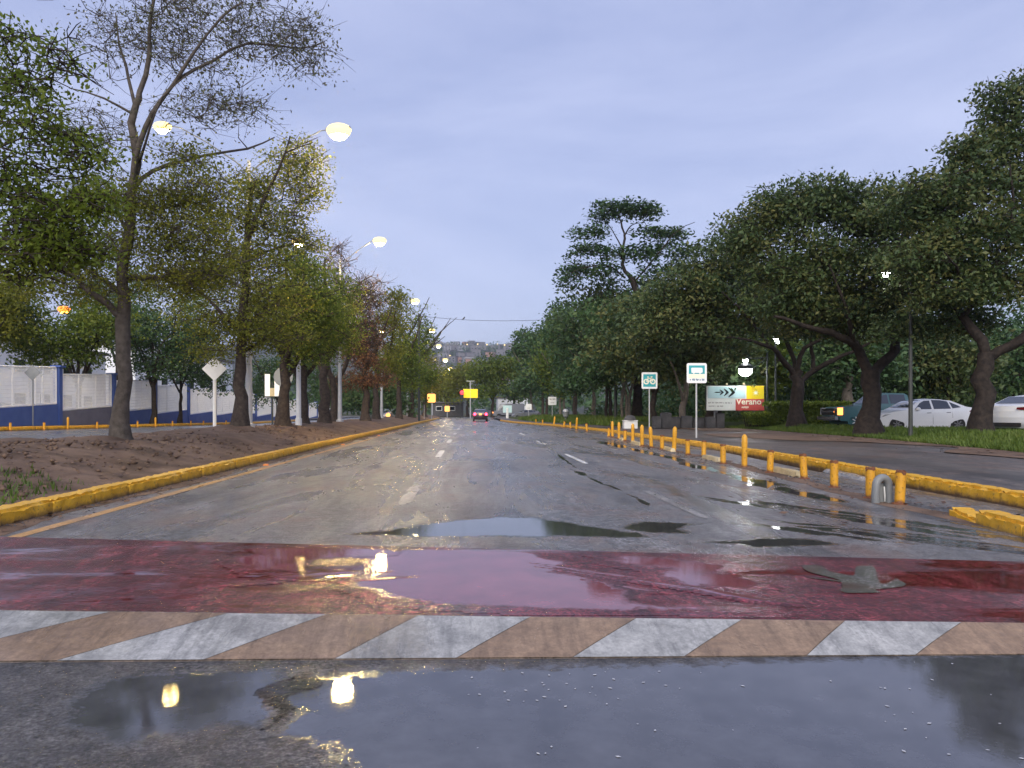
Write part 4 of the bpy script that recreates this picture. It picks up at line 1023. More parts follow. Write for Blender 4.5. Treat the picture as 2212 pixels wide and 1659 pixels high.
row_tree(1244, 84, 'deep green canopy tree behind the third square sign', [(1225, 730, 52, 56, 36), (1250, 800, 46, 40, 22), (1215, 670, 30, 26, 10)], 66, nst=2, r=.18, size=.4)
row_tree(1210, 96, 'yellowish green canopy tree low beside the third square sign', [(1205, 780, 40, 46, 28), (1225, 830, 36, 26, 14)], 67, leaf='leaf_mid', nst=2, r=.18, size=.42, cr=1.3)
row_tree(1180, 108, 'dark canopy tree near the far end of the right-hand row', [(1175, 740, 38, 44, 30), (1180, 810, 40, 46, 26)], 68, nst=2, r=.2, size=.46, cr=1.4)
row_tree(1150, 122, 'outermost canopy tree where the right-hand row meets the sky', [(1142, 760, 26, 36, 22), (1130, 725, 14, 12, 6), (1150, 820, 34, 40, 22)], 69, r=.22, size=.5, cr=1.4, leaf='leaf_deep')
# trees closing the end of the street
def end_tree(px, d, label, lobes, seed, leaf):
    x = (px - VX) / F * d
    return tree('street_end_tree', label, (x, d, 0.0), [(PL(d, (px, VY + CH / d * F), (px, 875), (px + 3, 850), (px, 810)), .35, .1), (PL(d, (px, 865), (px - 12, 845), (px - 24, 825)), .2, .06), (PL(d, (px, 862), (px + 12, 845), (px + 26, 822)), .2, .06)],
                [LB(*l[:4], d, l[4]) for l in lobes], leaf=leaf, bark='bark_dark', size=.6, per=70, cr=1.6, seed=seed, twigs=1)
end_tree(1064, 158, 'wide green tree closing the street beyond the yellow sign', [(1050, 800, 40, 30, 32), (1090, 800, 34, 30, 26), (1060, 840, 44, 18, 18)], 71, 'leaf_mid')
end_tree(1010, 170, 'olive tree at the street end left of the yellow sign', [(1000, 810, 30, 34, 24), (985, 845, 26, 26, 16), (1020, 800, 24, 24, 12)], 72, 'leaf_olive')
end_tree(1110, 165, 'dark green tree at the street end against the right-hand row', [(1115, 800, 24, 36, 24), (1120, 850, 30, 20, 14)], 73, 'leaf_deep')
end_tree(965, 185, 'faint olive tree at the street end behind the far lamps', [(955, 830, 26, 36, 24), (945, 860, 26, 20, 12)], 74, 'leaf_olive')

# --- background wood behind the car park and the row (nobody could count it)
def wood(name, boxes, leaf, size, seed):
    rs = np.random.RandomState(seed); P = []; T = []
    for (x0, x1, y0, y1, z0, z1, k, per, cr) in boxes:
        c = np.stack([x0 + (x1 - x0) * rs.rand(k), y0 + (y1 - y0) * rs.rand(k), z0 + (z1 - z0) * rs.rand(k) ** 1.0], -1)
        rep = np.repeat(np.arange(k), per)
        P.append(c[rep] + rs.randn(len(rep), 3) * cr * np.array([1, 1, .7])); t = np.clip(.45 + .25 * rs.randn(k), 0, 1)
        T.append(np.clip(t[rep] + .15 * rs.randn(len(rep)), 0, 1))
    P = np.concatenate(P); T = np.concatenate(T)
    V, Q, T = leaves(P, size, T, rs)
    o = link(name, mesh_np(name, V, quads=Q, tint=T), M[leaf]); o['kind'] = 'stuff'; return o
wood('background_wood', [(18, 80, 60, 72, .3, 11, 900, 60, 1.1), (12, 26, 62, 80, 0.3, 1.6, 40, 40, .6), (20, 34, 76, 112, 0.3, 12, 260, 50, 1.3), (60, 78, 36, 62, .3, 9, 160, 60, 1.1)], 'leaf_deep', .42, 81)
wood('undergrowth', [(17, 52, 47, 56, .3, 1.4, 150, 60, .5), (14, 20, 68, 100, .3, 1.6, 50, 40, .7)], 'leaf_dark', .28, 82)
wood('far_wood', [(-200, 260, 230, 300, 0, 9, 420, 30, 3.0), (-700, 700, 480, 900, 5, 14, 0 + 300, 20, 7.0)], 'leaf_deep', 2.2, 83)
# mid-distance trees behind the car park, each with its own stem
for i, (px, d, lab, zt) in enumerate([(1835, 49, 'thick pale trunk with ridged bark standing behind the green pickup', 720), (1540, 47.5, 'brown trunked tree behind the bus stop sign', 740), (1640, 56, 'green tree behind the billboard and the white lamp', 760), (1775, 58, 'green tree behind the hedge left of the pickup', 740), (1960, 54, 'green tree behind the white sedan roof', 760), (2050, 52, 'tree with yellowish lower leaves behind the sedan boot', 760), (2190, 55, 'dark tree behind the rear white car', 740)]):
    x = (px - VX) / F * d; rnd = random.Random(i + 200)
    tree('background_tree', lab, (x, d, .4), [(PL(d, (px, 905), (px + rnd.uniform(-4, 4), 860), (px + rnd.uniform(-8, 8), zt)), (.42 if i < 2 else .2), .08), (PL(d, (px, 830), (px - 30, 790, 1), (px - 50, 760, 1)), .1, .04), (PL(d, (px, 820), (px + 30, 780, -1), (px + 60, 750, -1)), .1, .04)],
         [LB(px, 750, 80, 40, d, 40), LB(px - 50, 790, 50, 34, d, 20), LB(px + 50, 790, 50, 34, d, 20), LB(px + rnd.uniform(-20, 20), 840 if i > 1 else 760, 40, 24, d, 12)],
         leaf=['leaf_deep', 'leaf_dark', 'leaf_mid', 'leaf_deep', 'leaf_deep', 'leaf_dark', 'leaf_deep'][i], bark='bark_pale' if i == 0 else 'bark', size=.34, per=70, cr=1.0, seed=210 + i, twigs=1)
# ------------------------------------------------------------------ hedge
def hedge(name, label, x0, x1, y0, y1, z0, z1, n, seed):
    rs = np.random.RandomState(seed)
    root = empty(name, ((x0 + x1) / 2, (y0 + y1) / 2, z0)); tag(root, label, 'hedge')
    P = np.stack([rs.uniform(x0, x1, n), rs.uniform(y0, y1, n), z0 + (z1 - z0) * rs.rand(n) ** .7], -1)
    f = rs.rand(n)
    P[f < .45, 1] = y0 + rs.randn((f < .45).sum()) * .06; s = (f >= .45) & (f < .8); P[s, 2] = z1 + rs.randn(s.sum()) * .06
    P -= np.array([(x0 + x1) / 2, (y0 + y1) / 2, z0])
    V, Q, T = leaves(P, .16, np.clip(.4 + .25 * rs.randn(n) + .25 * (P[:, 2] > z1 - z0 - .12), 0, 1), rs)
    link('foliage', mesh_np('foliage', V, quads=Q, tint=T), M['leaf_mid'], root)
    for k in range(16):
        x = -(x1 - x0) / 2 + (x1 - x0) * (k + .5) / 16
        MB().tube([(x, 0, -.1), (x + rs.uniform(-.1, .1), rs.uniform(-.2, .2), (z1 - z0) * .8)], [.04, .015], 5).build('stem', M['bark_dark'], root)
hedge('clipped_hedge', 'clipped green hedge behind the spreading tree, covering the billboard corner', 16.7, 27.0, 42.9, 44.3, .42, 1.62, 16000, 5)
hedge('low_bush', 'low rounded bush at the left foot of the clipped hedge', 15.5, 16.9, 43.0, 44.2, .42, 1.02, 2200, 6)

# ------------------------------------------------------------------ left boundary: blue wall with white mesh panels
def boundary():
    root = empty('fence_wall', (-23.4, 37, .5)); tag(root, 'long blue wall with white mesh panels beyond the opposite carriageway', 'fence')
    o = Vector((-23.4, 37, .5))
    step = 6.6
    for i in range(-1, 14):
        y0 = 36.9 + i * step; y1 = y0 + step
        g0 = float(zl(y0)) + .1; g1 = float(zl(y1)) + .1
        b0 = 1.30 - .105 * i; b1 = b0 + .28; t0 = b0 + 2.10; t1 = b1 + 2.10
        if i >= 0:
            b0 -= .02
        # wall base (yz polygon, 0.2 thick in x)
        mb = MB()
        ys = (y0 + .18, y1 - .18)
        vs = []
        for x in (-23.5, -23.3):
            vs += [(x, ys[0], g0 - .4), (x, ys[1], g1 - .4), (x, ys[1], b1), (x, ys[0], b0)]
        mb.add([Vector(v) - o for v in vs], [(0, 1, 2, 3), (7, 6, 5, 4), (0, 4, 5, 1), (1, 5, 6, 2), (2, 6, 7, 3), (3, 7, 4, 0)])
        q = mb.build('wall_base', M['grey_wall' if i == 1 else 'blue_wall'], root)
        # pillar at y0
        mb = MB(); ztop = t1 + .12 - .28 + .26
        mb.box(Vector((-23.4, y0, (g0 - .4 + ztop) / 2)) - o, (.34, .34, ztop - g0 + .4))
        p = mb.build('pillar', M['blue_wall'], root)
        MB().box(Vector((-23.4, y0, ztop + .05)) - o, (.6, .6, .1)).build('cap', M['blue_wall'], p)
        # panel: frame, posts, wires
        fr = MB()
        def bar(a, b_, th):
            fr.tube([Vector(a) - o, Vector(b_) - o], th, 4)
        x = -23.4; ya, yb_ = y0 + .21, y1 - .21
        Z = lambda y, lo: (b0 + (b1 - b0) * (y - y0) / step) + (0.06 if lo else 2.1)
        bar((x, ya, Z(ya, 1)), (x, yb_, Z(yb_, 1)), .05); bar((x, ya, Z(ya, 0)), (x, yb_, Z(yb_, 0)), .04)
        for k in range(4):
            y = ya + (yb_ - ya) * k / 3; bar((x, y, Z(y, 1)), (x, y, Z(y, 0)), .04)
        pn = fr.build('panel_frame', M['mesh_white'], root)
        ysw = np.arange(ya, yb_, .062 if i < 5 else .09)
        p0 = [(x - o.x, y - o.y, Z(y, 1) - o.z) for y in ysw]; p1 = [(x - o.x, y - o.y, Z(y, 0) - o.z) for y in ysw]
        for zz in np.arange(.12, 2.1, .2):
            p0.append((x - o.x, ya - o.y, Z(ya, 1) + zz - .06 - o.z)); p1.append((x - o.x, yb_ - o.y, Z(yb_, 1) + zz - .06 - o.z))
        V, Q = seg_tubes(p0, p1, [.0115 if i < 5 else .015] * len(p0), [.0115 if i < 5 else .015] * len(p0), 4)
        link('wire_mesh', mesh_np('wire_mesh', V, quads=Q), M['mesh_white'], pn)['kind'] = 'stuff'
boundary()

# white buildings behind the fence
def building(name, label, x0, x1, y0, y1, z0, z1, mat, wins, face='x', roof_over=.3):
    root = empty(name, ((x0 + x1) / 2, (y0 + y1) / 2, z0)); o = root.location.copy(); tag(root, label, 'building')
    MB().box((0, 0, (z1 - z0) / 2), (x1 - x0, y1 - y0, z1 - z0)).build('wall', M[mat], root)
    MB().box((0, 0, z1 - z0 + .16), (x1 - x0 + roof_over * 2, y1 - y0 + roof_over * 2, .3)).build('roof', M['roof'], root)
    for (u, zc, wd, h) in wins:
        if face == 'x': c, s = (x1 - o.x + .02, u - o.y, zc - z0), (.08, wd, h); c2, s2 = (x1 - o.x + .05, u - o.y, zc - z0), (.06, wd - .2, h - .2)
        else: c, s = (u - o.x, y0 - o.y - .02, zc - z0), (wd, .08, h); c2, s2 = (u - o.x, y0 - o.y - .05, zc - z0), (wd - .2, .06, h - .2)
        f = MB().box(c, s).build('window', M['white_paint'], root)
        MB().box(c2, s2).build('pane', M['glass'], f)
    return root
building('white_building', 'long white building behind the fence at the left', -52, -40, 48, 84, .4, 7.2, 'plaster', [(52 + 4 * k, z, 1.8, 1.3) for k in range(8) for z in (2.2, 5.2)])
building('white_hall', 'white hall behind the far fence panels', -60, -42, 96, 135, .3, 9.5, 'plaster', [(100 + 5 * k, 5, 2.2, 1.6) for k in range(7)])
building('low_shed', 'low grey shed at the street end', -9, -2, 176, 186, 0, 3.0, 'stone', [(-7.5, 1.8, 1.4, 1.0), (-4.5, 1.8, 1.4, 1.0)], 'y')
building('small_house', 'small white house under the trees at the street end', 6.0, 13, 178, 188, 0, 4.2, 'plaster', [(7.8, 2, 1.3, 1.3), (10.5, 2, 1.3, 1.3)], 'y')

# ------------------------------------------------------------------ street lamps
def lamp(px, d, zb, heads, label, xp=None, hz=11.2, glow='lamp_glow', pole_r=.11, size=1.0, group='street lamps in the median', name='street_lamp', mat='galv'):
    x = xp if xp is not None else (px - VX) / F * d
    root = empty(name, (x, d, zb)); tag(root, label, 'street lamp', group)
    zt = hz - zb - 1.0
    MB().lathe([(.22, -.1), (.22, .06), (pole_r * 1.25, .08), (pole_r * .8, zt * .5), (pole_r * .5, zt)], n=10).build('pole', M[mat], root, True)
    for hd_ in heads:
        hx, hzz = hd_[:2]; hs_ = size * (hd_[2] if len(hd_) > 2 else 1)
        dx = hx - x; h = hzz - zb
        a = MB().tube([(0, 0, zt - .5), (dx * .15, 0, zt - .05), (dx * .5, 0, zt + (h - zt) * .6), (dx * .8, 0, h + .06), (dx * .93, 0, h + .12)], [.035, .03, .024, .02, .02], 6)
        arm = a.build('arm', M['grey_paint'], root, True)
        s = math.copysign(1, dx) * size
        hd = MB().lathe([(.05, -.42), (.13, -.3), (.19, -.05), (.19, .2), (.12, .38)], n=10)
        me = hd.build('lamp_head', M['grey_paint'], root, True)
        me.rotation_euler = (0, R(90), 0); me.location = (dx, 0, h + .13); me.scale = (.6 * hs_, 1 * hs_, hs_)
        rim = {'lamp_orange': 'lamp_rim_orange', 'orange_dot': 'orange_dot'}.get(glow, 'lamp_rim')
        g = MB().lathe([(.02, -.36), (.17, -.33), (.27, -.21), (.31, -.03), (.26, .12), (.16, .20)], n=16).build('lamp_glass', M[rim], me, True)  # oversized glass shell; its tinted emission imitates the halo round the core
        q_ = MB().lathe([(.02, -.46), (.12, -.43), (.20, -.32), (.235, -.14), (.23, .04), (.15, .13)], n=14).build('lamp_core', M[glow], g, True)
        g.rotation_euler = (0, R(-90), 0); g.location = (0.02, 0, 0)
        g.scale = (1.35, 1.0, 1.25)
    return root
lamp(0, 27.6, .68, [(-4.77, 11.2, 1.1), (-11.1, 11.32, .8)], 'nearest double-armed street lamp, its right lamp blazing yellow against the sky', xp=-8.0)
lamp(0, 45.5, .62, [(-5.45, 11.2), (-10.25, 11.15)], 'second double-armed street lamp, pale lamp clear of the trees', xp=-7.8, glow='lamp_glow')
lamp(0, 70, .55, [(-5.14, 11.15), (-11.3, 11.15)], 'third street lamp, white pole beside the pointed olive tree', xp=-8.2, glow='lamp_glow_far')
lamp(0, 96, .5, [(-4.97, 11.2), (-11.2, 11.2)], 'fourth street lamp, glowing through yellow-lit leaves', xp=-8.0, glow='lamp_glow')
lamp(0, 118.7, .4, [(-5.1, 11.2)], 'fifth street lamp, just above the skyline of the hill', xp=-8.0, glow='lamp_glow_far')
for k, (px, py, d) in enumerate([(962, 778, 151), (972, 796, 185), (977, 812, 222)]):
    v = at(px, py, d)
    lamp(0, d, 0.0, [(v.x, v.z)], 'distant street lamp low against the trees at the street end, one of three', xp=v.x - 2.6, hz=v.z, glow='lamp_glow_far', group='distant street lamps', size=1.3)
v = at(138, 670, 58)
lamp(0, 58, .3, [(v.x, v.z)], 'orange glowing lamp behind the trees at the left', xp=v.x - 1.6, hz=v.z, glow='lamp_orange', group='other lamps', size=1.15)
v = at(313, 716, 64)
lamp(0, 64, .3, [(v.x, v.z)], 'tiny orange lamp right of the front tree trunk', xp=v.x + .8, hz=v.z, glow='orange_dot', group='other lamps', size=.4, pole_r=.06)
v = at(63, 690, 50)
rt = empty('lamp_post', (v.x, 50, .4)); tag(rt, 'unlit grey lamp post with two raised arms at the far left', 'lamp post')
MB().tube([(0, 0, -.1), (0, 0, v.z - .4)], [.09, .06], 8).build('pole', M['galv'], rt)
for s in (-1, 1):
    q = MB().tube([(0, 0, v.z - .5), (s * .5, 0, v.z - .25), (s * 1.3, 0, v.z + .1)], .035, 6).build('arm', M['galv'], rt)
    MB().box((s * 1.5, 0, v.z + .14), (.6, .22, .1)).build('lamp_head', M['grey_paint'], rt)
# white post in the median
v = at(645, 905, 35); z0 = float(soil_z(v.x, 35))
rt = empty('white_post', (v.x, 35, z0)); tag(rt, 'plain white post rising into the leaves right of the round sign', 'post')
MB().lathe([(.15, -.2), (.15, .3), (.12, .32), (.10, 2.9), (.10, 5.2)], n=12).build('pole', M['white_paint'], rt, True)
MB().lathe([(.16, 0), (.16, .08), (.02, .14)], c=(0, 0, 5.2), n=12).build('cap', M['white_paint'], rt)

# park lamps on the right
def park_lamp(px, py, d, label, heads, zb=.42, mat='dark_paint', pole_px=None, glow='lamp_white'):
    v = at(px, py, d); x = at(pole_px, py, d).x if pole_px else v.x
    root = empty('park_lamp', (x, d, zb)); tag(root, label, 'lamp', 'lamps among the right-hand trees')
    top = v.z - zb
    MB().tube([(0, 0, -.1), (0, 0, top + .1)], [.075, .05], 8).build('pole', M[mat], root, True)
    for (hx, hy, r_) in heads:
        q = at(hx, hy, d); dx = q.x - x; h = q.z - zb
        MB().tube([(0, 0, top - .2), (dx * .6, 0, h + .1), (dx, 0, h + r_)], .03, 6).build('bracket', M[mat], root)
        hs = MB().lathe([(r_ * .5, r_ * .9), (r_ * 1.05, r_ * .5), (r_ * 1.05, .02)], c=(dx, 0, h), n=12).build('lamp_head', M[mat], root, True)
        MB().lathe([(r_ * .95, .04), (r_ * .9, -r_ * .5), (r_ * .5, -r_ * .9), (.01, -r_)], c=(dx, -.02, h), n=12).build('lamp_glass', M[glow], hs, True)
park_lamp(1622, 765, 45.2, 'twin floodlight blazing white above the billboard', [(1610, 778, .16), (1610, 798, .40)], pole_px=1657)
park_lamp(1675, 720, 46, 'dark lamp post with a small white lamp behind the spreading tree', [(1675, 732, .17), (1680, 739, .09)])
park_lamp(1967, 560, 27.5, 'slim grey post in front of the white sedan, lamp shining in the leaves', [(1914, 592, .12), (1907, 592, .06)], mat='dark_paint', pole_px=1967)  # dark paint stands in for the shade on this grey post
park_lamp(1516, 815, 47, 'small round white lamp just right of the bus stop sign', [(1516, 812, .07)], pole_px=1548, mat='galv')

# ------------------------------------------------------------------ sign posts
def rrect(w_, h, r_, n=5):
    o = []
    for cx, cz, a0 in ((w_ / 2 - r_, h / 2 - r_, 0), (-w_ / 2 + r_, h / 2 - r_, 90), (-w_ / 2 + r_, -h / 2 + r_, 180), (w_ / 2 - r_, -h / 2 + r_, 270)):
        for k in range(n + 1):
            a = R(a0 + 90 * k / n); o.append((cx + r_ * math.cos(a), cz + r_ * math.sin(a)))
    return o
def shift(poly, x, z): return [(p[0] + x, p[1] + z) for p in poly]
def rect(x0, z0, x1, z1): return [(x0, z0), (x1, z0), (x1, z1), (x0, z1)]
def disc(x, z, r_, n=18): return [(x + r_ * math.cos(6.2832 * k / n), z + r_ * math.sin(6.2832 * k / n)) for k in range(n)]
def ring(mb, x, z, ro, ri, y0, y1, n=20):
    for k in range(n):
        a, b_ = 6.2832 * k / n, 6.2832 * (k + 1) / n
        mb.prism([(x + ri * math.cos(a), z + ri * math.sin(a)), (x + ro * math.cos(a), z + ro * math.sin(a)), (x + ro * math.cos(b_), z + ro * math.sin(b_)), (x + ri * math.cos(b_), z + ri * math.sin(b_))], y0, y1)
def sign(name, label, x, y, zb, zc, poly, mat='white_sign', pole_r=.035, pmat='galv', rz=0, cat='road sign', top=None):
    root = empty(name, (x, y, zb), rz); tag(root, label, cat)
    MB().tube([(0, .05, -.2), (0, .05, (top or (zc - zb + .2)))], pole_r, 8).build('pole', M[pmat], root)
    p = MB().prism(shift(poly, 0, zc - zb), -.012, .012).build('sign_panel', M[mat], root)
    return root, p, zc - zb
def strokes(mb, x0, x1, z0, z1, seed, y0, y1):
    """unreadable small print: irregular marks"""
    rnd = random.Random(seed); x = x0
    while x < x1:
        wd = rnd.uniform(.5, 1.0) * (z1 - z0) * .6
        if rnd.random() < .85:
            mb.prism(rect(x, z0 + rnd.uniform(0, .25) * (z1 - z0), x + wd * .8, z1 - rnd.uniform(0, .2) * (z1 - z0)), y0, y1)
        x += wd
# bus stop
v = at(1505, 806, 30)
r_, p, zc = sign('bus_stop_sign', 'white framed bus stop sign with teal top, nearest on the right', v.x, 30, .16, v.z, rrect(.78, .78, .07))
MB().prism(rect(-.31, zc - .03, .31, zc + .30), -.018, -.012).build('teal_field', M['teal'], p)
b = MB().prism([(-.21, zc + .01), (.21, zc + .01), (.23, zc + .06), (.22, zc + .19), (.18, zc + .21), (-.2, zc + .21), (-.22, zc + .18)], -.024, -.018)
b.prism(disc(-.12, zc + .005, .035), -.026, -.019); b.prism(disc(.12, zc + .005, .035), -.026, -.019); b.build('bus_pictogram', M['white_sign'], p)
MB().prism(rect(-.31, zc - .20, .31, zc - .045), -.018, -.012).build('cream_band', M['cream_print'], p)
s = MB(); strokes(s, -.27, .28, zc - .30, zc - .215, 5, -.018, -.012); s.build('small_print', M['navy_print'], p)
# bicycle
v = at(1403, 822, 42)
r_, p, zc = sign('bicycle_sign', 'white framed teal sign with a pale bicycle', v.x, 42, .16, v.z, rrect(.86, .9, .07))
MB().prism(rect(-.34, zc - .34, .34, zc + .34), -.018, -.012).build('teal_field', M['teal'], p)
b = MB(); ring(b, -.18, zc - .06, .155, .085, -.026, -.018); ring(b, .18, zc - .06, .155, .085, -.026, -.018)
def bstroke(a, c, t=.028):
    a, c = Vector((a[0], a[1])), Vector((c[0], c[1])); n_ = Vector((-(c - a).y, (c - a).x)).normalized() * t
    b.prism([tuple(a + n_), tuple(c + n_), tuple(c - n_), tuple(a - n_)], -.0275, -.018)
bstroke((-.18, zc - .06), (-.08, zc + .12)); bstroke((-.08, zc + .12), (.1, zc + .12)); bstroke((.1, zc + .12), (0, zc - .05)); bstroke((0, zc - .05), (-.18, zc - .06)); bstroke((.18, zc - .06), (.08, zc + .19)); bstroke((-.14, zc + .19), (-.04, zc + .19)); bstroke((.06, zc + .2), (.16, zc + .2))
b.build('bicycle_pictogram', M['cream_print'], p)
# two smaller square signs
v = at(1193, 866, 78)
r_, p, zc = sign('square_sign', 'small white square sign with faint grey print, third along the right kerb', v.x, 78, .1, v.z, rrect(.84, .84, .1))
s = MB(); strokes(s, -.28, .28, zc + .10, zc + .24, 7, -.018, -.012); strokes(s, -.2, .2, zc - .22, zc - .14, 8, -.018, -.012); s.build('small_print', M['grey_print'], p)
v = at(1142, 879, 108)
r_, p, zc = sign('square_sign', 'tiny white square sign, farthest along the right kerb', v.x, 108, .1, v.z, rrect(.84, .84, .1))
s = MB(); strokes(s, -.2, .2, zc - .22, zc - .12, 9, -.018, -.012); s.build('small_print', M['grey_print'], p)
# diamonds and disc on the left
dia = lambda a: [(0, a), (-a, 0), (0, -a), (a, 0)]
v = at(463, 797, 28); zb = float(soil_z(v.x, 28))
r_, p, zc = sign('diamond_sign', 'bare white back of a diamond sign on a thick white pole beside the trunk', v.x, 28, zb, v.z, dia(.44), 'white_paint', .065, 'white_paint', R(6), top=v.z - zb + .1)
MB().box((0, .045, zc), (.05, .02, .8)).build('bracket', M['white_paint'], p)
v = at(70, 805, 40)
r_, p, zc = sign('diamond_sign', 'small grey diamond sign back in front of the fence at the left', v.x, 40, float(zl(40)) + .15, v.z, dia(.42), 'grey_paint', .035, 'grey_paint')
v = at(612, 814, 50)
r_, p, zc = sign('round_sign', 'grey back of a round sign between the trunks', v.x, 50, float(zl(50)), v.z, disc(0, 0, .63, 24), 'grey_paint', .04, 'grey_paint')
v = at(588, 832, 52)
r_, p, zc = sign('twin_panel_sign', 'two upright white boards on one dark post beside the round sign', v.x, 52, float(zl(52)), v.z, rect(-.5, -.75, -.15, .75), 'white_sign', .06, 'dark_paint')
MB().prism(shift(rect(.15, -.75, .5, .75), 0, zc), -.012, .012).build('sign_panel', M['white_sign'], r_)
MB().prism(shift(rect(-.15, -.75, .15, -.2), 0, zc), -.011, .011).build('sign_panel', M['cream'], r_)
# reflective orange and yellow signs, headlight return added as emission; the red signal
v = at(932, 860, 95)
r_, p, zc = sign('orange_sign', 'larger reflective orange square sign at the end of the kerb', v.x, 95, 0.1, v.z, rrect(1.15, 1.2, .15), 'dark_paint', .06)
MB().prism(shift(rrect(1.02, 1.08, .15), 0, zc), -.03, -.013).build('painted_glow_face', M['sign_orange'], p)
MB().tube([(-.9, .05, -.1), (-.9, .05, 1.9)], .05, 6).build('pole', M['galv'], r_)
v = at(966, 883, 135)
r_, p, zc = sign('orange_sign', 'smaller reflective orange square sign farther off', v.x, 135, 0.0, v.z, rrect(1.0, 1.1, .15), 'dark_paint', .06)
MB().prism(shift(rrect(.88, .98, .15), 0, zc), -.03, -.013).build('painted_glow_face', M['sign_orange'], p)
v = at(1016, 850, 128)
r_, p, zc = sign('yellow_board', 'bright yellow board on a tall pole at the street end', v.x, 128, 0.0, v.z, rect(-1.25, -.8, 1.3, .8), 'dark_paint', .09, top=6.2)
MB().prism(shift(rect(-1.18, -.72, 1.22, .74), 0, zc), -.03, -.013).build('painted_glow_face', M['sign_yellow'], p)
MB().box((0, .05, 6.2), (1.3, .1, .1)).build('cross_arm', M['galv'], r_)
v = at(998, 848, 127)
rt = empty('traffic_light', (v.x, 127, 0)); tag(rt, 'red traffic light glowing beside the yellow board', 'traffic light')
MB().tube([(-.3, .1, -.1), (-.3, .1, v.z + .6)], .07, 8).build('pole', M['dark_paint'], rt)
hs = MB().box((0, 0, v.z - .3), (.55, .3, 1.5)).build('housing', M['trim'], rt)
MB().lathe([(.34, 0), (.34, .05), (.26, .10), (.01, .13)], c=(0, 0, 0), n=16).build('red_lens', M['red_sig'], hs).matrix_local = Matrix.Translation((0, -.15, v.z)) @ Matrix.Rotation(R(90), 4, 'X')
for dz in (-.42, -.82):
    MB().lathe([(.17, 0), (.15, .04)], n=12).build('dark_lens', M['glass'], hs).matrix_local = Matrix.Translation((0, -.15, v.z + dz)) @ Matrix.Rotation(R(90), 4, 'X')
v = at(597, 811, 72)
rt = empty('traffic_light', (v.x, 72, 0.1)); tag(rt, 'small red traffic light seen left of the round sign', 'traffic light')
MB().tube([(0, .1, -.1), (0, .1, v.z + .2)], .06, 8).build('pole', M['dark_paint'], rt)
hs = MB().box((0, 0, v.z - .45), (.4, .3, 1.2)).build('housing', M['trim'], rt)
MB().lathe([(.24, 0), (.2, .07), (.01, .1)], n=14).build('red_lens', M['red_lit'], hs).matrix_local = Matrix.Translation((0, -.15, v.z - .12)) @ Matrix.Rotation(R(90), 4, 'X')
# teal notice at the far right kerb
v = at(1096, 884, 112)
r_, p, zc = sign('notice_board', 'pale turquoise notice board at the street end', v.x, 112, 0.0, v.z, rect(-.65, -.5, .65, .55), 'pale_teal', .2, 'white_paint')

# ------------------------------------------------------------------ billboard
v = at(1588, 860, 46); 
rt = empty('billboard', (v.x, 46, .42), R(-3)); tag(rt, 'wide billboard with black arrows, yellow and red fields behind the hedge end', 'billboard')
W2 = 122 / 2 * 46 / F; H2 = 53 / 2 * 46 / F; zc = v.z - .42
MB().box((0, .06, zc), (W2 * 2 + .08, .1, H2 * 2 + .08)).build('board', M['dark_paint'], rt)
U = lambda u: -W2 + 2 * W2 * u
Zz = lambda t: zc + H2 - 2 * H2 * t
def fld(name, u0, t0, u1, t1, mat, y=-.0): return MB().prism(rect(U(u0), Zz(t1), U(u1), Zz(t0)), y - .012, y + .009).build(name, M[mat], rt)
fld('white_field', 0, 0, .675, 1, 'pale_print'); fld('teal_field', .02, .03, .675, .50, 'pale_teal', -.02); fld('teal_field', .677, 0, .695, .535, 'pale_print')
fld('yellow_field', .697, 0, 1, .535, 'yellow_print'); fld('red_field', .508, .537, 1, 1, 'red_print', -.022)
# arrow of one dart and three growing chevrons
def chev(tip, tc_, hh, dep, th):
    o = []; inn = []
    for k in range(13):
        a = -1 + 2 * k / 12; c = abs(a) ** 1.35
        o.append((U(tip) - dep * c, Zz(tc_) + a * hh)); inn.append((U(tip) - dep * c - th * (1 - .75 * a * a), Zz(tc_) + a * hh * (.995)))
    return o + inn[::-1]
ar = MB()
ar.prism([(U(.135), Zz(.26)), (U(.17), Zz(.238)), (U(.235), Zz(.248)), (U(.235), Zz(.278)), (U(.17), Zz(.285))], -.05, -.03)
for tip, hh, dep, th in ((.30, .17, .22, .13), (.385, .225, .26, .15), (.495, .285, .36, .19)): ar.prism(chev(tip, .265, hh, dep, th), -.05, -.03)
ar.build('arrow_print', M['black_print'], rt)
s = MB(); strokes(s, U(.03), U(.2), Zz(.72), Zz(.655), 3, -.016, -.011); strokes(s, U(.22), U(.27), Zz(.72), Zz(.655), 4, -.016, -.011); strokes(s, U(.29), U(.45), Zz(.73), Zz(.66), 5, -.016, -.011)
strokes(s, U(.04), U(.15), Zz(.855), Zz(.80), 6, -.016, -.011); strokes(s, U(.18), U(.29), Zz(.86), Zz(.80), 7, -.016, -.011); s.build('small_print', M['grey_print'], rt)
s = MB(); s.prism(disc(U(.86), Zz(.28), .1, 10), -.016, -.011)
for k in range(8):
    a = k * .785; s.prism([(U(.86) + .12 * math.cos(a - .12), Zz(.28) + .12 * math.sin(a - .12)), (U(.86) + .24 * math.cos(a), Zz(.28) + .24 * math.sin(a)), (U(.86) + .12 * math.cos(a + .12), Zz(.28) + .12 * math.sin(a + .12))], -.016, -.011)
s.build('emblem', M['cream_print'], rt)
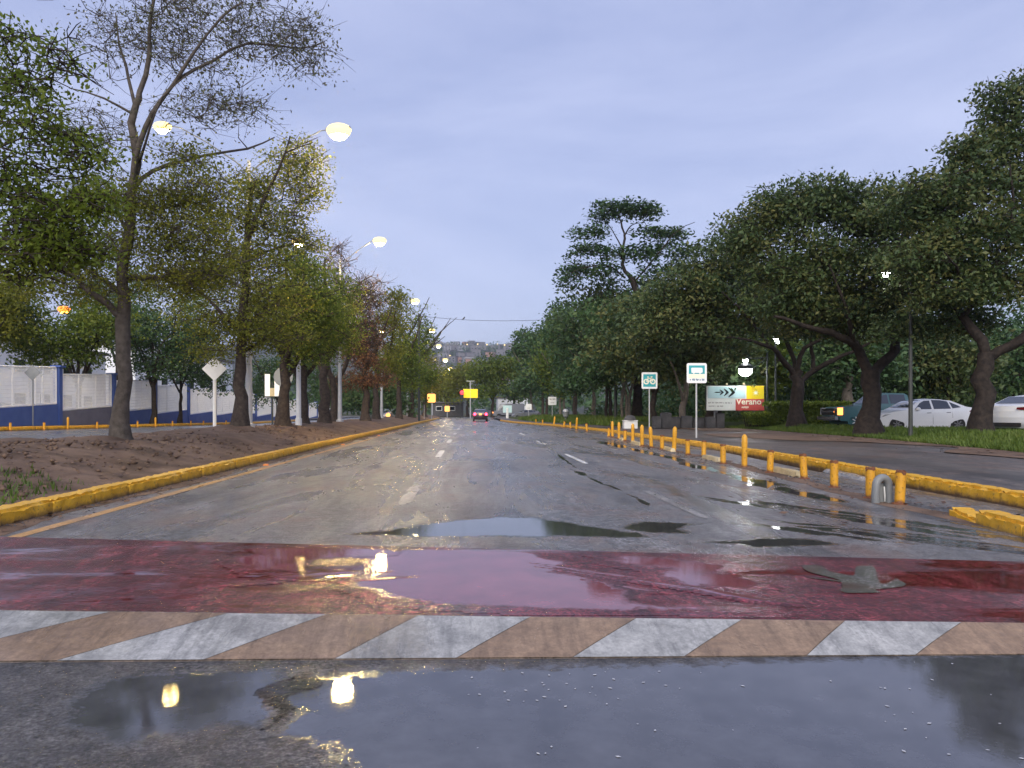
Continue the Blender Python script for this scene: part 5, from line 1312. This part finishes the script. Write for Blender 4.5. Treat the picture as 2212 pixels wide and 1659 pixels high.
def text_mesh(name, txt, size, loc, mat, parent, depth=.012):
    cu = bpy.data.curves.new(name, 'FONT'); cu.body = txt; cu.size = size; cu.align_x = 'CENTER'; cu.extrude = depth / 2; cu.offset = size * .018; cu.resolution_u = 3
    ob = bpy.data.objects.new(name, cu); col.objects.link(ob)
    bpy.context.view_layer.update()
    me = bpy.data.meshes.new_from_object(ob.evaluated_get(bpy.context.evaluated_depsgraph_get()))
    bpy.data.objects.remove(ob)
    me.materials.clear(); o = link(name, me, M[mat], parent)
    o.location = loc; o.rotation_euler = (R(90), 0, 0); return o
text_mesh('lettering', 'Verano', .50, (U(.735), -.04, Zz(.755)), 'cream_print', rt)
s = MB(); strokes(s, U(.61), U(.74), Zz(.92), Zz(.83), 14, -.04, -.034); s.build('small_print', M['cream_print'], rt)
for u in (-W2 * .7, W2 * .7):
    MB().tube([(u, .13, -.2), (u, .13, zc + H2 * .8)], .05, 6).build('leg', M['grey_paint'], rt)
    MB().tube([(u, .13, zc - H2), (u + .5, .9, -.1)], .035, 6).build('brace', M['grey_paint'], rt)
for u in (-.3, .3):
    MB().lathe([(.03, 0), (.07, .05), (.06, .12), (.02, .14)], c=(u * W2, -.05, zc + H2 + .03), n=8).build('spotlight', M['cream'], rt)

# ------------------------------------------------------------------ vehicles
def car(name, label, cat, prof, wfn, paint, wheels, r_w, L, side_wins, screens, lights, loc, rz, rim='rim', extra=None, group=None):
    """prof: side outline (x,z) without arches, front at x=0. wheels: x of the axles."""
    root = empty(name, loc, rz); tag(root, label, cat, group)
    ol = list(prof)
    bot = []
    for xw in sorted(wheels, reverse=True):
        ra = r_w + .05
        bot += [(xw + ra * math.cos(R(a)), r_w * .97 + ra * math.sin(R(a))) for a in (-18, 5, 30, 60, 90, 120, 150, 175, 198)]
    ol = ol + bot
    bm = bmesh.new()
    A = [bm.verts.new((p[0], -1, p[1])) for p in ol]; B = [bm.verts.new((p[0], 1, p[1])) for p in ol]
    n = len(ol)
    bm.faces.new(A); bm.faces.new(B[::-1])
    for i in range(n): bm.faces.new((A[i], B[i], B[(i + 1) % n], A[(i + 1) % n]))
    for z in (.35, .5, .62, .74, .84, .95, 1.05, 1.15, 1.25, 1.35, 1.5, 1.65, 1.78):
        g = bm.verts[:] + bm.edges[:] + bm.faces[:]; bmesh.ops.bisect_plane(bm, geom=g, plane_co=(0, 0, z), plane_no=(0, 0, 1))
    for k in range(1, 16):
        g = bm.verts[:] + bm.edges[:] + bm.faces[:]; bmesh.ops.bisect_plane(bm, geom=g, plane_co=(L * k / 16, 0, 0), plane_no=(1, 0, 0))
    for yy_ in (-.75, -.35, 0, .35, .75):
        g = bm.verts[:] + bm.edges[:] + bm.faces[:]; bmesh.ops.bisect_plane(bm, geom=g, plane_co=(0, yy_, 0), plane_no=(0, 1, 0))
    for v in bm.verts:
        s = v.co.y; x, z = v.co.x, v.co.z
        crown = 1 - .0 * abs(s)
        v.co.y = s * wfn(x, z)
        e = max(0, 1 - min(x, L - x) / .45)          # bumpers curve in plan
        v.co.x += (1 if x < L / 2 else -1) * e * .14 * s * s
        if z > 1.38: v.co.z -= .035 * s * s
    bmesh.ops.triangulate(bm, faces=bm.faces); bmesh.ops.recalc_face_normals(bm, faces=bm.faces)
    me = bpy.data.meshes.new('body'); bm.to_mesh(me); bm.free(); me.shade_smooth(); me.set_sharp_from_angle(angle=R(32))
    body = link('body', me, M[paint], root)
    for (poly, mt, nm) in side_wins:
        for s in (-1, 1):
            mb = MB(); m = len(poly)
            c = (sum(p[0] for p in poly) / m, sum(p[1] for p in poly) / m)
            pts = [(p[0], s * (wfn(*p) + .006), p[1]) for p in poly] + [(c[0], s * (wfn(*c) + .008), c[1])]
            mb.add(pts, [(i, (i + 1) % m, m) for i in range(m)])
            mb.build(nm, M[mt], body)
    for (a, c, mt, nm, ins) in screens:               # sloping glass between two outline points
        mb = MB(); k = 6
        nx, nz = -(c[1] - a[1]), (c[0] - a[0]); ln = math.hypot(nx, nz); nx, nz = nx / ln * .012, nz / ln * .012
        if nz < 0: nx, nz = -nx, -nz
        for p in (a, c):
            for i in range(k + 1):
                s = -1 + 2 * i / k
                mb.add([(p[0] + nx, s * (wfn(*p) - ins), p[1] + nz - (.035 * s * s if p[1] > 1.38 else 0) + .004)], [])
        mb.f = [(i, i + 1, i + k + 2, i + k + 1) for i in range(k)]
        mb.build(nm, M[mt], body)
    for (poly, mt, nm) in lights:
        for s in (-1, 1):
            m = len(poly); mb = MB()
            f = lambda x, z: (x + ((1 if x < L / 2 else -1) * max(0, 1 - min(x, L - x) / .45) * .14), s * (wfn(x, z) + .009), z)
            mb.add([f(*p) for p in poly], [tuple(range(m))]); mb.build(nm, M[mt], body)
    for xw in wheels:
        for s in (-1, 1):
            y = s * (wfn(xw, .5) - .11)
            ty = MB().lathe([(r_w * .62, -.1), (r_w * .96, -.1), (r_w, -.07), (r_w, .07), (r_w * .96, .1), (r_w * .62, .1)], c=(xw, y, r_w), n=22, axis='Y').build('wheel', M['tyre'], root, True)
            mb = MB().lathe([(r_w * .64, 0), (r_w * .6, s * .02), (.01, s * .025)], c=(xw, y + s * .075, r_w), n=22, axis='Y')
            for k in range(7):
                a = k * 6.2832 / 7
                mb.box((xw + math.cos(a) * r_w * .34, y + s * .102, r_w + math.sin(a) * r_w * .34), (r_w * .52, .02, .045), m=Matrix.Rotation(-a, 3, 'Y'))
            mb.build('rim', M[rim], ty)
    if extra: extra(root, body)
    return root
def w_sedan(x, z):
    t = (x - 2.2) / 2.2
    wd = .88 * (1 - .10 * abs(t) ** 4)
    if z < .35: wd *= .95
    if z > .92: wd = wd + (.60 - wd) * min(1, (z - .92) / .54) ** 1.1
    return wd
sedan_prof = [(4.32, .24), (4.41, .38), (4.44, .62), (4.42, .84), (4.36, 1.02), (4.22, 1.07), (3.92, 1.10), (3.62, 1.22), (3.28, 1.37), (2.9, 1.445), (2.45, 1.465), (2.1, 1.42), (1.8, 1.29), (1.42, 1.05), (1.22, .96), (.75, .89), (.32, .79), (.1, .66), (.03, .5), (.06, .32), (.16, .22)]
sedan_wins = [([(1.62, .99), (2.36, 1.0), (2.36, 1.37), (2.12, 1.355), (1.9, 1.25)], 'tint_glass', 'side_window'), ([(2.45, 1.0), (3.2, 1.02), (3.13, 1.33), (2.85, 1.385), (2.45, 1.395)], 'tint_glass', 'side_window'), ([(3.27, 1.03), (3.66, 1.08), (3.52, 1.17), (3.2, 1.31)], 'tint_glass', 'quarter_window'),
              ([(2.395, .35), (2.405, .35), (2.405, .98), (2.395, .98)], 'trim', 'door_seam'), ([(3.25, .62), (3.26, .62), (3.24, .98), (3.23, .98)], 'trim', 'door_seam'), ([(1.48, .35), (1.49, .35), (1.5, .95), (1.49, .95)], 'trim', 'door_seam'),
              ([(2.13, .82), (2.32, .825), (2.32, .855), (2.13, .85)], 'car_grey', 'door_handle'), ([(2.98, .84), (3.17, .845), (3.17, .875), (2.98, .87)], 'car_grey', 'door_handle'),
              ([(1.35, .27), (3.0, .25), (2.75, .33), (1.5, .31)], 'trim', 'sill_trim')]
sedan_scr = [((1.45, 1.07), (2.05, 1.40), 'tint_glass', 'windscreen', .07), ((3.9, 1.105), (3.35, 1.35), 'tint_glass', 'rear_window', .07)]
def sedan(name, label, paint, loc, rz=0, tail='tail', head='lens_clear', extra=None, group=None, cat='car'):
    lt = [([(3.98, .90), (4.20, .86), (4.36, .88), (4.38, .96), (4.2, .99)], tail, 'tail_light'), ([(.16, .66), (.5, .76), (.62, .80), (.3, .76), (.14, .70)], head, 'headlight')]
    def ex(root, body):
        for s in (-1, 1):
            mb = MB().lathe([(.02, -.1), (.075, -.07), (.09, 0), (.06, .07), (.02, .09)], c=(1.72, s * .93, 1.0), n=10, axis='Y'); mb.build('wing_mirror', M[paint], root, True)
        MB().box((4.405, 0, .72), (.02, .42, .12)).build('number_plate', M['plate'], root)
        if extra: extra(root, body)
    return car(name, label, cat, sedan_prof, w_sedan, paint, (.86, 3.50), .33, 4.44, sedan_wins, sedan_scr, lt, loc, rz, extra=ex, group=group)
sedan('parked_car', 'white sedan parked side-on between the two dark trunks', 'car_white', (at(1890, 0, 32.9).x, 33.6, .285), R(1.5))
def ex2(root, body):
    # rear end faces the camera: big dark lamp, bumper line
    MB().box((4.42, 0, .36), (.05, 1.1, .14)).build('rear_bumper', M['trim'], root)
    for s in (-1, 1):
        mb = MB(); mb.add([(4.43, s * .40, .90), (4.43, s * .44, .97), (4.26, s * .80, 1.0), (4.02, s * .86, .98), (4.05, s * .87, .93), (4.30, s * .82, .86)], [(0, 1, 2, 5), (5, 2, 3, 4)]); mb.build('rear_lamp', M['tail'], root)
# second white car: tail towards the left, cut by the frame edge
sedan('parked_car', 'white car at the right edge, its tail lamp toward us', 'car_white', (at(2138, 0, 27.6).x + 4.44 * math.cos(R(20)) + .25, 27.2 + 4.44 * math.sin(R(20)), .36), R(180 + 20), extra=ex2)
pick_prof = [(5.36, .5), (5.42, .75), (5.42, 1.25), (3.72, 1.27), (3.68, 1.75), (3.55, 1.84), (2.55, 1.86), (2.32, 1.78), (1.78, 1.27), (1.5, 1.22), (.35, 1.12), (.08, 1.02), (.0, .8), (-.02, .5), (.1, .42)]
def w_pick(x, z):
    wd = .95 * (1 - .06 * abs((x - 2.7) / 2.7) ** 5)
    if z > 1.2: wd = wd + (.70 - wd) * min(1, (z - 1.2) / .66)
    return wd
pick_wins = [([(1.98, 1.29), (2.62, 1.29), (2.62, 1.75), (2.42, 1.74)], 'tint_glass', 'side_window'), ([(2.72, 1.29), (3.52, 1.29), (3.5, 1.75), (2.72, 1.76)], 'tint_glass', 'side_window')]
def ex3(root, body):
    MB().box((-.05, 0, .56), (.16, 1.86, .17)).build('bumper', M['chrome'], root)
    g = MB().box((-.0, 0, .88), (.06, 1.3, .34)).build('grille', M['trim'], root)
    MB().box((-.035, 0, .88), (.03, 1.3, .07)).build('grille_bar', M['chrome'], g)
    for s in (-1, 1):
        MB().box((.16, s * .88, .90), (.2, .16, .36)).build('headlight', M['orange_dot' if s < 0 else 'lens_clear'], root)
        MB().box((1.9, s * 1.0, 1.3), (.12, .22, .2)).build('wing_mirror', M['trim'], root)
car('pickup_truck', 'dark green pickup with glowing orange headlamp behind the thick trunk', 'pickup', pick_prof, w_pick, 'car_green', (.98, 4.35), .40, 5.4, pick_wins, [((1.82, 1.31), (2.28, 1.76), 'tint_glass', 'windscreen', .06)], [], (at(1797, 0, 39).x, 39.4, .285), R(2), rim='rim_bright', extra=ex3)
# car ahead on the road, brake lights on
def ex4(root, body):
    for s in (-1, 1):
        MB().lathe([(.15, 0), (.12, .05), (.02, .07)], n=12).build('brake_light', M['red_lit'], root).matrix_local = Matrix.Translation((4.39, s * .66, .84)) @ Matrix.Rotation(R(90), 4, 'Y')
    MB().box((4.44, 0, .84), (.02, .3, .16)).build('plate_light', M['orange_dot'], root)
o = sedan('moving_car', 'dark car ahead with bright red brake lights', 'car_dark', (1.0, 92, 0), R(90), extra=ex4)
o.rotation_euler = (0, 0, R(-90)); o.location = (1.0, 92.5, 0.0)
# oncoming car
def ex5(root, body):
    for s in (-1, 1):
        MB().lathe([(.30, 0), (.26, .06), (.02, .12)], n=12).build('headlight', M['head_lit'], root).matrix_local = Matrix.Translation((.1, s * .62, .68)) @ Matrix.Rotation(R(-90), 4, 'Y')
o = sedan('moving_car', 'oncoming car with warm dazzling headlights on the opposite side', 'car_grey', (0, 0, 0), 0, extra=ex5)
o.rotation_euler = (0, 0, R(90)); o.location = (at(846, 0, 100).x - 1.1, 100, float(zl(100)))
# cars in the yard behind the fence and near the street end
for (x, y, rz, p, lab) in ((-33, 50, 80, 'car_grey', 'grey car parked behind the first fence panels'), (-35, 57, 95, 'car_red', 'maroon car parked behind the fence'), (-36, 73, 90, 'car_white', 'white car parked far behind the fence')):
    sedan('parked_car', lab, p, (x, y, float(zl(y)) + .18), R(rz))
sedan('parked_car', 'small grey car near the farthest square sign', 'car_grey', (at(1105, 0, 118).x, 118, 0.0), R(8))
# van side-on at the street end
van_prof = [(5.6, .45), (5.62, 2.4), (5.5, 2.5), (1.6, 2.5), (1.3, 2.4), (.75, 1.35), (.2, 1.15), (0, .9), (0, .45), (.1, .4)]
def w_van(x, z): return .98 - (.12 * max(0, z - 1.3) / 1.2)
def ex6(root, body):
    for s in (-1, 1): MB().box((.03, s * .75, .95), (.1, .3, .2)).build('headlight', M['orange_dot'], root)
car('delivery_van', 'grey van with an orange light at the street end', 'van', van_prof, w_van, 'car_grey', (1.1, 4.5), .36, 5.6, [([(1.0, 1.45), (1.9, 1.45), (1.9, 2.1), (1.4, 2.1)], 'tint_glass', 'side_window')], [], [], (at(1064, 0, 136).x, 136, 0.0), 0, extra=ex6)
kids_ = None

# ------------------------------------------------------------------ bollards, separators and small street furniture on the right
def bollard_proto(tall, seed):
    rnd = random.Random(seed)
    if tall:
        root = empty('bollard'); h = .72; r_ = .062
        MB().lathe([(r_ * 1.02, -.05), (r_, .02), (r_, h * .56), (r_ * .86, h * .57), (r_ * .86, h * .59), (r_, h * .60), (r_, h * .88), (r_ * .8, h * .94), (r_ * .45, h * .985), (.005, h)], n=16).build('post', M['bollard'], root, True)
        MB().lathe([(r_ + .004, h * .70), (r_ + .004, h * .78)], n=16).build('band', M['bollard'], root)
    else:
        root = empty('bollard'); h = .42; r_ = .062
        p = MB().lathe([(r_ * 1.02, -.05), (r_, .02), (r_, h * .9), (r_ * .98, h)], n=16).build('post', M['bollard'], root, True)
        mb = MB(); n = 16
        vs = []
        for (rr, dz) in ((r_ + .003, -.022), (r_ + .003, .012), (r_ - .012, .012), (r_ - .016, -.03)):
            for k in range(n):
                a = 6.2832 * k / n; vs.append((rr * math.cos(a), rr * math.sin(a), h + dz + (rnd.uniform(-.018, .018) if dz > -.04 else rnd.uniform(-.03, .0))))
        mb.add(vs, [(i * n + k, i * n + (k + 1) % n, (i + 1) * n + (k + 1) % n, (i + 1) * n + k) for i in range(3) for k in range(n)] + [tuple(range(3 * n, 4 * n))])
        mb.build('rusty_rim', M['rust'], root)
    MB().lathe([(.10, -.02), (.095, .012), (.07, .02)], n=14).build('base_ring', M['rust'], root)
    return root
BT, BS = bollard_proto(True, 1), bollard_proto(False, 2)
used = {True: False, False: False}
def put_bollard(x, y, z, tall, label, group='yellow bollards along the cycle lane', s=1.0, tilt=0):
    src = BT if tall else BS
    o = src if not used[tall] else copy_tree(src)
    used[tall] = True
    o.location = (x, y, z); o.rotation_euler = (R(tilt), R(tilt * .6), random.uniform(0, 6)); o.scale = (s, s, s)
    tag(o, label, 'bollard', group)
ordn = ['nearest', 'second nearest', 'third nearest', 'fourth nearest', 'fifth nearest', 'sixth nearest', 'seventh nearest', 'eighth nearest', 'ninth nearest', 'tenth nearest', 'eleventh nearest']
bl = [(1943, 1089, 0), (1880, 1076, 0), (1802, 1053, 0), (1737, 1034, 0), (1663, 1021, 0), (1608, 1009, 1), (1562, 1002, 0), (1520, 987, 0), (1486, 983, 0), (1456, 975, 1), (1430, 971, 0), (1407, 967, 1), (1387, 964, 1), (1367, 956, 1), (1350, 953, 0), (1337, 948, 1), (1323, 944, 1), (1315, 944, 0)]
ct = {0: 0, 1: 0}
for (px, py, t) in bl:
    x, y = onflat(px, py)
    lab = ('%s short broken yellow bollard with rusty rim beside the cycle lane' if not t else '%s tall yellow bollard with round head beside the cycle lane') % ordn[min(ct[t], 10)]
    ct[t] += 1
    put_bollard(x, y, 0.0, bool(t), lab, s=1.0 + random.uniform(-.04, .05), tilt=random.uniform(-3, 3))
rnd = random.Random(4)
for k, (px, py) in enumerate([(1268, 932), (1245, 928), (1232, 926), (1218, 924), (1196, 921), (1172, 918), (1158, 916)]):
    x, y = onflat(px, py)
    put_bollard(x, y, 0.0, k % 3 == 1, 'small distant yellow bollard in the cluster along the far right kerb', group='distant bollards on the right kerb', s=1.1, tilt=rnd.uniform(-8, 8))
for k in range(12):
    y = 33.5 + 2.7 * k + rnd.uniform(-.5, .5)
    put_bollard(-20.28, y, float(zl(y)), k % 4 == 2, 'small yellow bollard in the row before the blue wall', group='bollards along the opposite kerb', s=.85)
# cream lane separators
def separator(a, b_, label, mat='cream', wd=.17, h=.10):
    a, b_ = Vector((*a, 0)), Vector((*b_, 0)); L = (b_ - a).length
    bm = bmesh.new(); bmesh.ops.create_cube(bm, size=1)
    for v in bm.verts: v.co = Vector((v.co.x * wd * (1 if v.co.z < 0 else .7), v.co.y * L * (1 if v.co.z < 0 else .94), (v.co.z + .5) * (h + .02) - .02))
    bmesh.ops.subdivide_edges(bm, edges=[e for e in bm.edges if abs(e.verts[0].co.y - e.verts[1].co.y) > .3], cuts=7, use_grid_fill=True)
    bmesh.ops.bevel(bm, geom=[e for e in bm.edges if e.calc_face_angle(0) > .6], offset=.015, segments=2, affect='EDGES')
    r_ = random.Random(int(a.y * 10))
    for v in bm.verts: v.co += Vector((r_.uniform(-.006, .006), 0, r_.uniform(-.007, .007)))
    me = bpy.data.meshes.new('lane_separator'); bm.to_mesh(me); bm.free(); me.shade_smooth(); me.set_sharp_from_angle(angle=R(40))
    o = link('lane_separator', me, M[mat]); c = (a + b_) / 2; o.location = (c.x, c.y, 0); o.rotation_euler = (0, 0, -math.atan2(b_.x - a.x, b_.y - a.y))
    tag(o, label, 'lane separator', 'cream lane separators'); return o
separator(onflat(1730, 1031), onflat(1668, 1017), 'cream concrete separator lying between the fourth and fifth short bollards')
separator(onflat(1558, 999), onflat(1522, 990), 'cream concrete separator just left of the tallest near bollard')
separator(onflat(1454, 976), onflat(1434, 970), 'cream concrete separator in the middle of the bollard line')
separator(onflat(1386, 963), onflat(1366, 957), 'cream concrete separator among the tall bollards')
separator(onflat(1347, 952), onflat(1340, 950), 'small cream separator at the far end of the bollards')
separator(onflat(1872, 1038), onflat(1790, 1018), 'pale flat slab lying against the footway kerb', 'white_old', .25, .05)
# yellow island kerb at the lower right, with a flat broken nose
rt = empty('island_kerb', (5.3, 7, 0)); tag(rt, 'yellow kerb end with a flat chipped nose at the lower right', 'kerb')
pts = [(5.62, 8.85), (5.5, 8.2), (5.36, 7.3), (5.2, 6.4), (5.05, 5.6)]
for i in range(4):
    a, b_ = Vector((*pts[i], 0)), Vector((*pts[i + 1], 0)); o = link('kerb_stone', KB[i % 5], None, rt)
    c = (a + b_) / 2; o.location = (c.x - 5.3, c.y - 7, -.10 if i == 0 else -.025); o.rotation_euler = (R(-5 if i == 0 else 0), 0, -math.atan2(b_.x - a.x, b_.y - a.y)); o.scale = (.9, (a - b_).length, 1)
# bent steel hoop
x, y = onflat(1906, 1086)
rt = empty('steel_hoop', (x, y, 0), R(12)); tag(rt, 'grey steel hoop bent into an arch between the two nearest bollards', 'hoop')
arc = [(-.10, 0, -.05), (-.105, 0, .1)] + [(-.095 * math.cos(R(a)) , 0, .22 + .11 * math.sin(R(a))) for a in range(0, 181, 20)] + [(.105, 0, .1), (.10, 0, -.05)]
MB().tube(arc, .05, 10).build('arch', M['grey_paint'], rt, True)
MB().box((.02, .05, .12), (.13, .02, .26)).build('inner_plate', M['grey_paint'], rt)
MB().box((.055, .02, .11), (.022, .012, .2), m=Matrix.Rotation(R(-5), 3, 'Y')).build('reflective_strip', M['white_sign'], rt)
# road studs
for px, py in ((558, 1003), (812, 940), (744, 960)):
    d = F * (CH - .03) / (py - VY); x = -4.52
    o = MB().prism([(-.06, 0), (.06, 0), (.04, .035), (-.04, .035)], -.05, .05).build('road_stud', simple('amber_reflector', (.85, .28, .06), rough=.3) if 'stud' not in M else M['stud'])
    M['stud'] = o.data.materials[0]; o.location = (x, d, 0.004)
    tag(o, 'small amber road stud by the yellow edge line', 'road stud', 'road studs along the left edge line')
# bins, white box, low stone wall
v = at(1222, 900, 68); z0 = .165
rt = empty('litter_bin', (v.x, 68, z0)); tag(rt, 'slim grey litter bin with pale domed lid on the far footway', 'litter bin')
MB().lathe([(.10, 0), (.10, .45), (.17, .5), (.24, .55), (.25, .98)], n=14).build('body', M['grey_paint'], rt, True)
MB().lathe([(.27, .98), (.25, 1.1), (.16, 1.2), (.02, 1.24)], n=14).build('lid', M['galv'], rt, True)
v = at(1361, 912, 45)
rt = empty('white_box', (v.x, 45, .16)); tag(rt, 'white box with a grey dome on top near the tall bollards', 'box')
b = MB().box((0, 0, .24), (.78, .5, .44)); b.build('box_body', M['white_paint'], rt)
MB().box((0, -.01, .485), (.82, .54, .05)).build('lip', M['white_paint'], rt)
MB().lathe([(.36, 0), (.35, .1), (.27, .22), (.12, .29), (.01, .3)], c=(0, 0, .51), n=16).build('dome', M['stone'], rt, True)
rt = empty('stone_wall', (12.6, 46, .16)); tag(rt, 'low grey wall of stone blocks and short pillars behind the signs', 'wall', kind='thing')
rnd = random.Random(3)
for px, wd, h, nm in ((1418, 18, .75, 'stone_block'), (1438, 22, .98, 'pillar'), (1458, 22, .72, 'stone_block'), (1482, 24, .78, 'stone_block'), (1508, 24, .70, 'stone_block'), (1534, 22, .72, 'stone_block'), (1554, 18, .95, 'pillar')):
    d = 46.5 + rnd.uniform(-.3, .3); v = at(px, 900, d); wm = wd * d / F
    bm = bmesh.new(); bmesh.ops.create_cube(bm, size=1)
    for q in bm.verts: q.co = Vector((q.co.x * wm, q.co.y * .45, q.co.z * h))
    bmesh.ops.bevel(bm, geom=bm.edges[:], offset=.05, segments=2, affect='EDGES')
    for q in bm.verts: q.co += Vector((rnd.uniform(-.02, .02),) * 3)
    me = bpy.data.meshes.new(nm); bm.to_mesh(me); bm.free()
    o = link(nm, me, M['stone'], rt); o.location = (v.x - 12.6, d - 46, h / 2 - .03)
# short pale post by the wall
v = at(1478, 880, 49)
rt = empty('white_stake', (v.x, 49, .3)); tag(rt, 'leaning pale stake behind the low stone wall', 'stake')
MB().tube([(.05, 0, -.1), (-.06, 0, 1.55)], [.07, .06], 8).build('stake_body', M['cream'], rt)
# mound of earth clods on the median, twigs
# overhead cable with a bird
a, b_ = at(905, 682, 80), at(1330, 678, 62)
pts = [a.lerp(b_, t / 12) + Vector((0, 0, -.55 * (1 - (2 * t / 12 - 1) ** 2))) for t in range(13)]
o = MB().tube(pts, .018, 5).build('overhead_cable', M['trim']); tag(o, 'thin overhead cable crossing the street between the tree rows', 'cable')
k = 3; q = pts[3].lerp(pts[4], .3)
rt = empty('bird', tuple(q)); tag(rt, 'tiny dark bird perched on the overhead cable', 'bird')
MB().tube([(-.16, 0, .02), (-.05, 0, .08), (.04, 0, .15), (.09, 0, .25), (.12, 0, .29)], [.015, .05, .07, .045, .012], 8).build('body', M['trim'], rt, True)
for px in (904, 1331):
    v = a if px == 904 else b_
    rt = empty('cable_pole', (v.x, v.y, 0)); tag(rt, ('dark cable pole hidden among the left-hand trees' if px == 904 else 'dark cable pole hidden among the right-hand trees'), 'pole')
    MB().tube([(0, 0, -.2), (0, 0, v.z + .2)], [.14, .1], 8).build('pole', M['dark_paint'], rt)
    MB().box((0, 0, v.z + .02), (.5, .08, .08)).build('cross_arm', M['dark_paint'], rt)

# ------------------------------------------------------------------ houses on the far hill
rnd = random.Random(77)
M['hill_a'] = simple('weathered_white_render', (.24, .24, .26), (.34, .34, .36), .3, .9); M['hill_b'] = simple('weathered_grey_render', (.13, .13, .15), (.2, .19, .2), .3, .9)
mats = ['hill_a', 'hill_b', 'grey_render', 'brick_wall', 'hill_b']
protos = {}
def house_proto(mt, k):
    r2 = random.Random(k); wd, dp, h = r2.uniform(9, 16), r2.uniform(8, 12), r2.uniform(4, 9)
    root = empty('hill_house')
    MB().box((0, 0, h / 2 - 2), (wd, dp, h + 4)).build('wall', M[mt], root)
    MB().box((0, 0, h + .25), (wd + .6, dp + .6, .5)).build('roof', M['roof' if k % 2 else mt], root)
    for i in range(2):
        for j in range(max(1, int(h / 3.5))):
            MB().box((-wd / 4 + i * wd / 2, -dp / 2 - .03, 1.8 + 3 * j), (1.8, .1, 1.5)).build('window', M['glass'], root)
    return root
PR = [house_proto(mats[k % 5], k) for k in range(8)]
first = [True] * 8
cnt = 0
for i in range(900):
    px = rnd.uniform(925, 1135); y = rnd.uniform(640, 1420); x = (px - VX) / F * y
    z = hill_z(x, y); py = VY - (z - CH) / y * F
    if py > 845 or cnt >= 80: continue
    if rnd.random() > (0.95 if px < 1030 else .45): continue
    k = rnd.randrange(8)
    o = PR[k] if first[k] else copy_tree(PR[k]); first[k] = False; cnt += 1
    o.location = (x, y, z); o.rotation_euler = (0, 0, rnd.uniform(-.5, .5))
    tag(o, 'small flat-roofed house on the distant hillside above the street end', 'house', 'houses on the distant hillside')
for i in range(12):
    px = [948, 962, 985, 1009, 1032, 1075, 1052, 996, 940, 1090, 1018, 972][i]; y = rnd.uniform(760, 1250); x = (px - VX) / F * y; z = hill_z(x, y)
    rt = empty('distant_lamp', (x, y, z)); tag(rt, 'tiny lit lamp on the distant hillside among the houses', 'lamp', 'lamps on the distant hillside')
    MB().tube([(0, 0, -2), (0, 0, 8)], .15, 5).build('pole', M['galv'], rt)
    MB().lathe([(.2, 0), (1.0, .5), (1.0, 1.4), (.2, 1.9)], c=(0, -.3, 7.6), n=8).build('lamp_glass', M['lamp_rim'], rt)
# trees dotted on the hill
rs = np.random.RandomState(8); n = 420
hx = rs.uniform(-260, 320, n); hy = rs.uniform(620, 1480, n)
hz = np.array([hill_z(a, b_) for a, b_ in zip(hx, hy)])
c = np.stack([hx, hy, hz + 3], -1); rep = np.repeat(np.arange(n), 26)
V, Q, T = leaves(c[rep] + rs.randn(len(rep), 3) * np.array([4.5, 4, 2.6]), 3.2, np.clip(.4 + .2 * rs.randn(len(rep)), 0, 1), rs)
link('hillside_trees', mesh_np('hillside_trees', V, quads=Q, tint=T), M['leaf_deep'])['kind'] = 'stuff'

# ------------------------------------------------------------------ damp evening air
hz_m = bpy.data.materials.new('damp_air'); hz_m.use_nodes = True
ht = hz_m.node_tree; ht.nodes.clear()
ho = ht.nodes.new('ShaderNodeOutputMaterial'); hv = ht.nodes.new('ShaderNodeVolumePrincipled')
hv.inputs['Color'].default_value = (0.86, 0.88, 0.95, 1); hv.inputs['Density'].default_value = HAZE; hv.inputs['Anisotropy'].default_value = 0.72
ht.links.new(hv.outputs[0], ho.inputs['Volume'])
MB().box((0, 1225, 66), (5300, 2950, 138)).build('haze', hz_m)['kind'] = 'stuff'
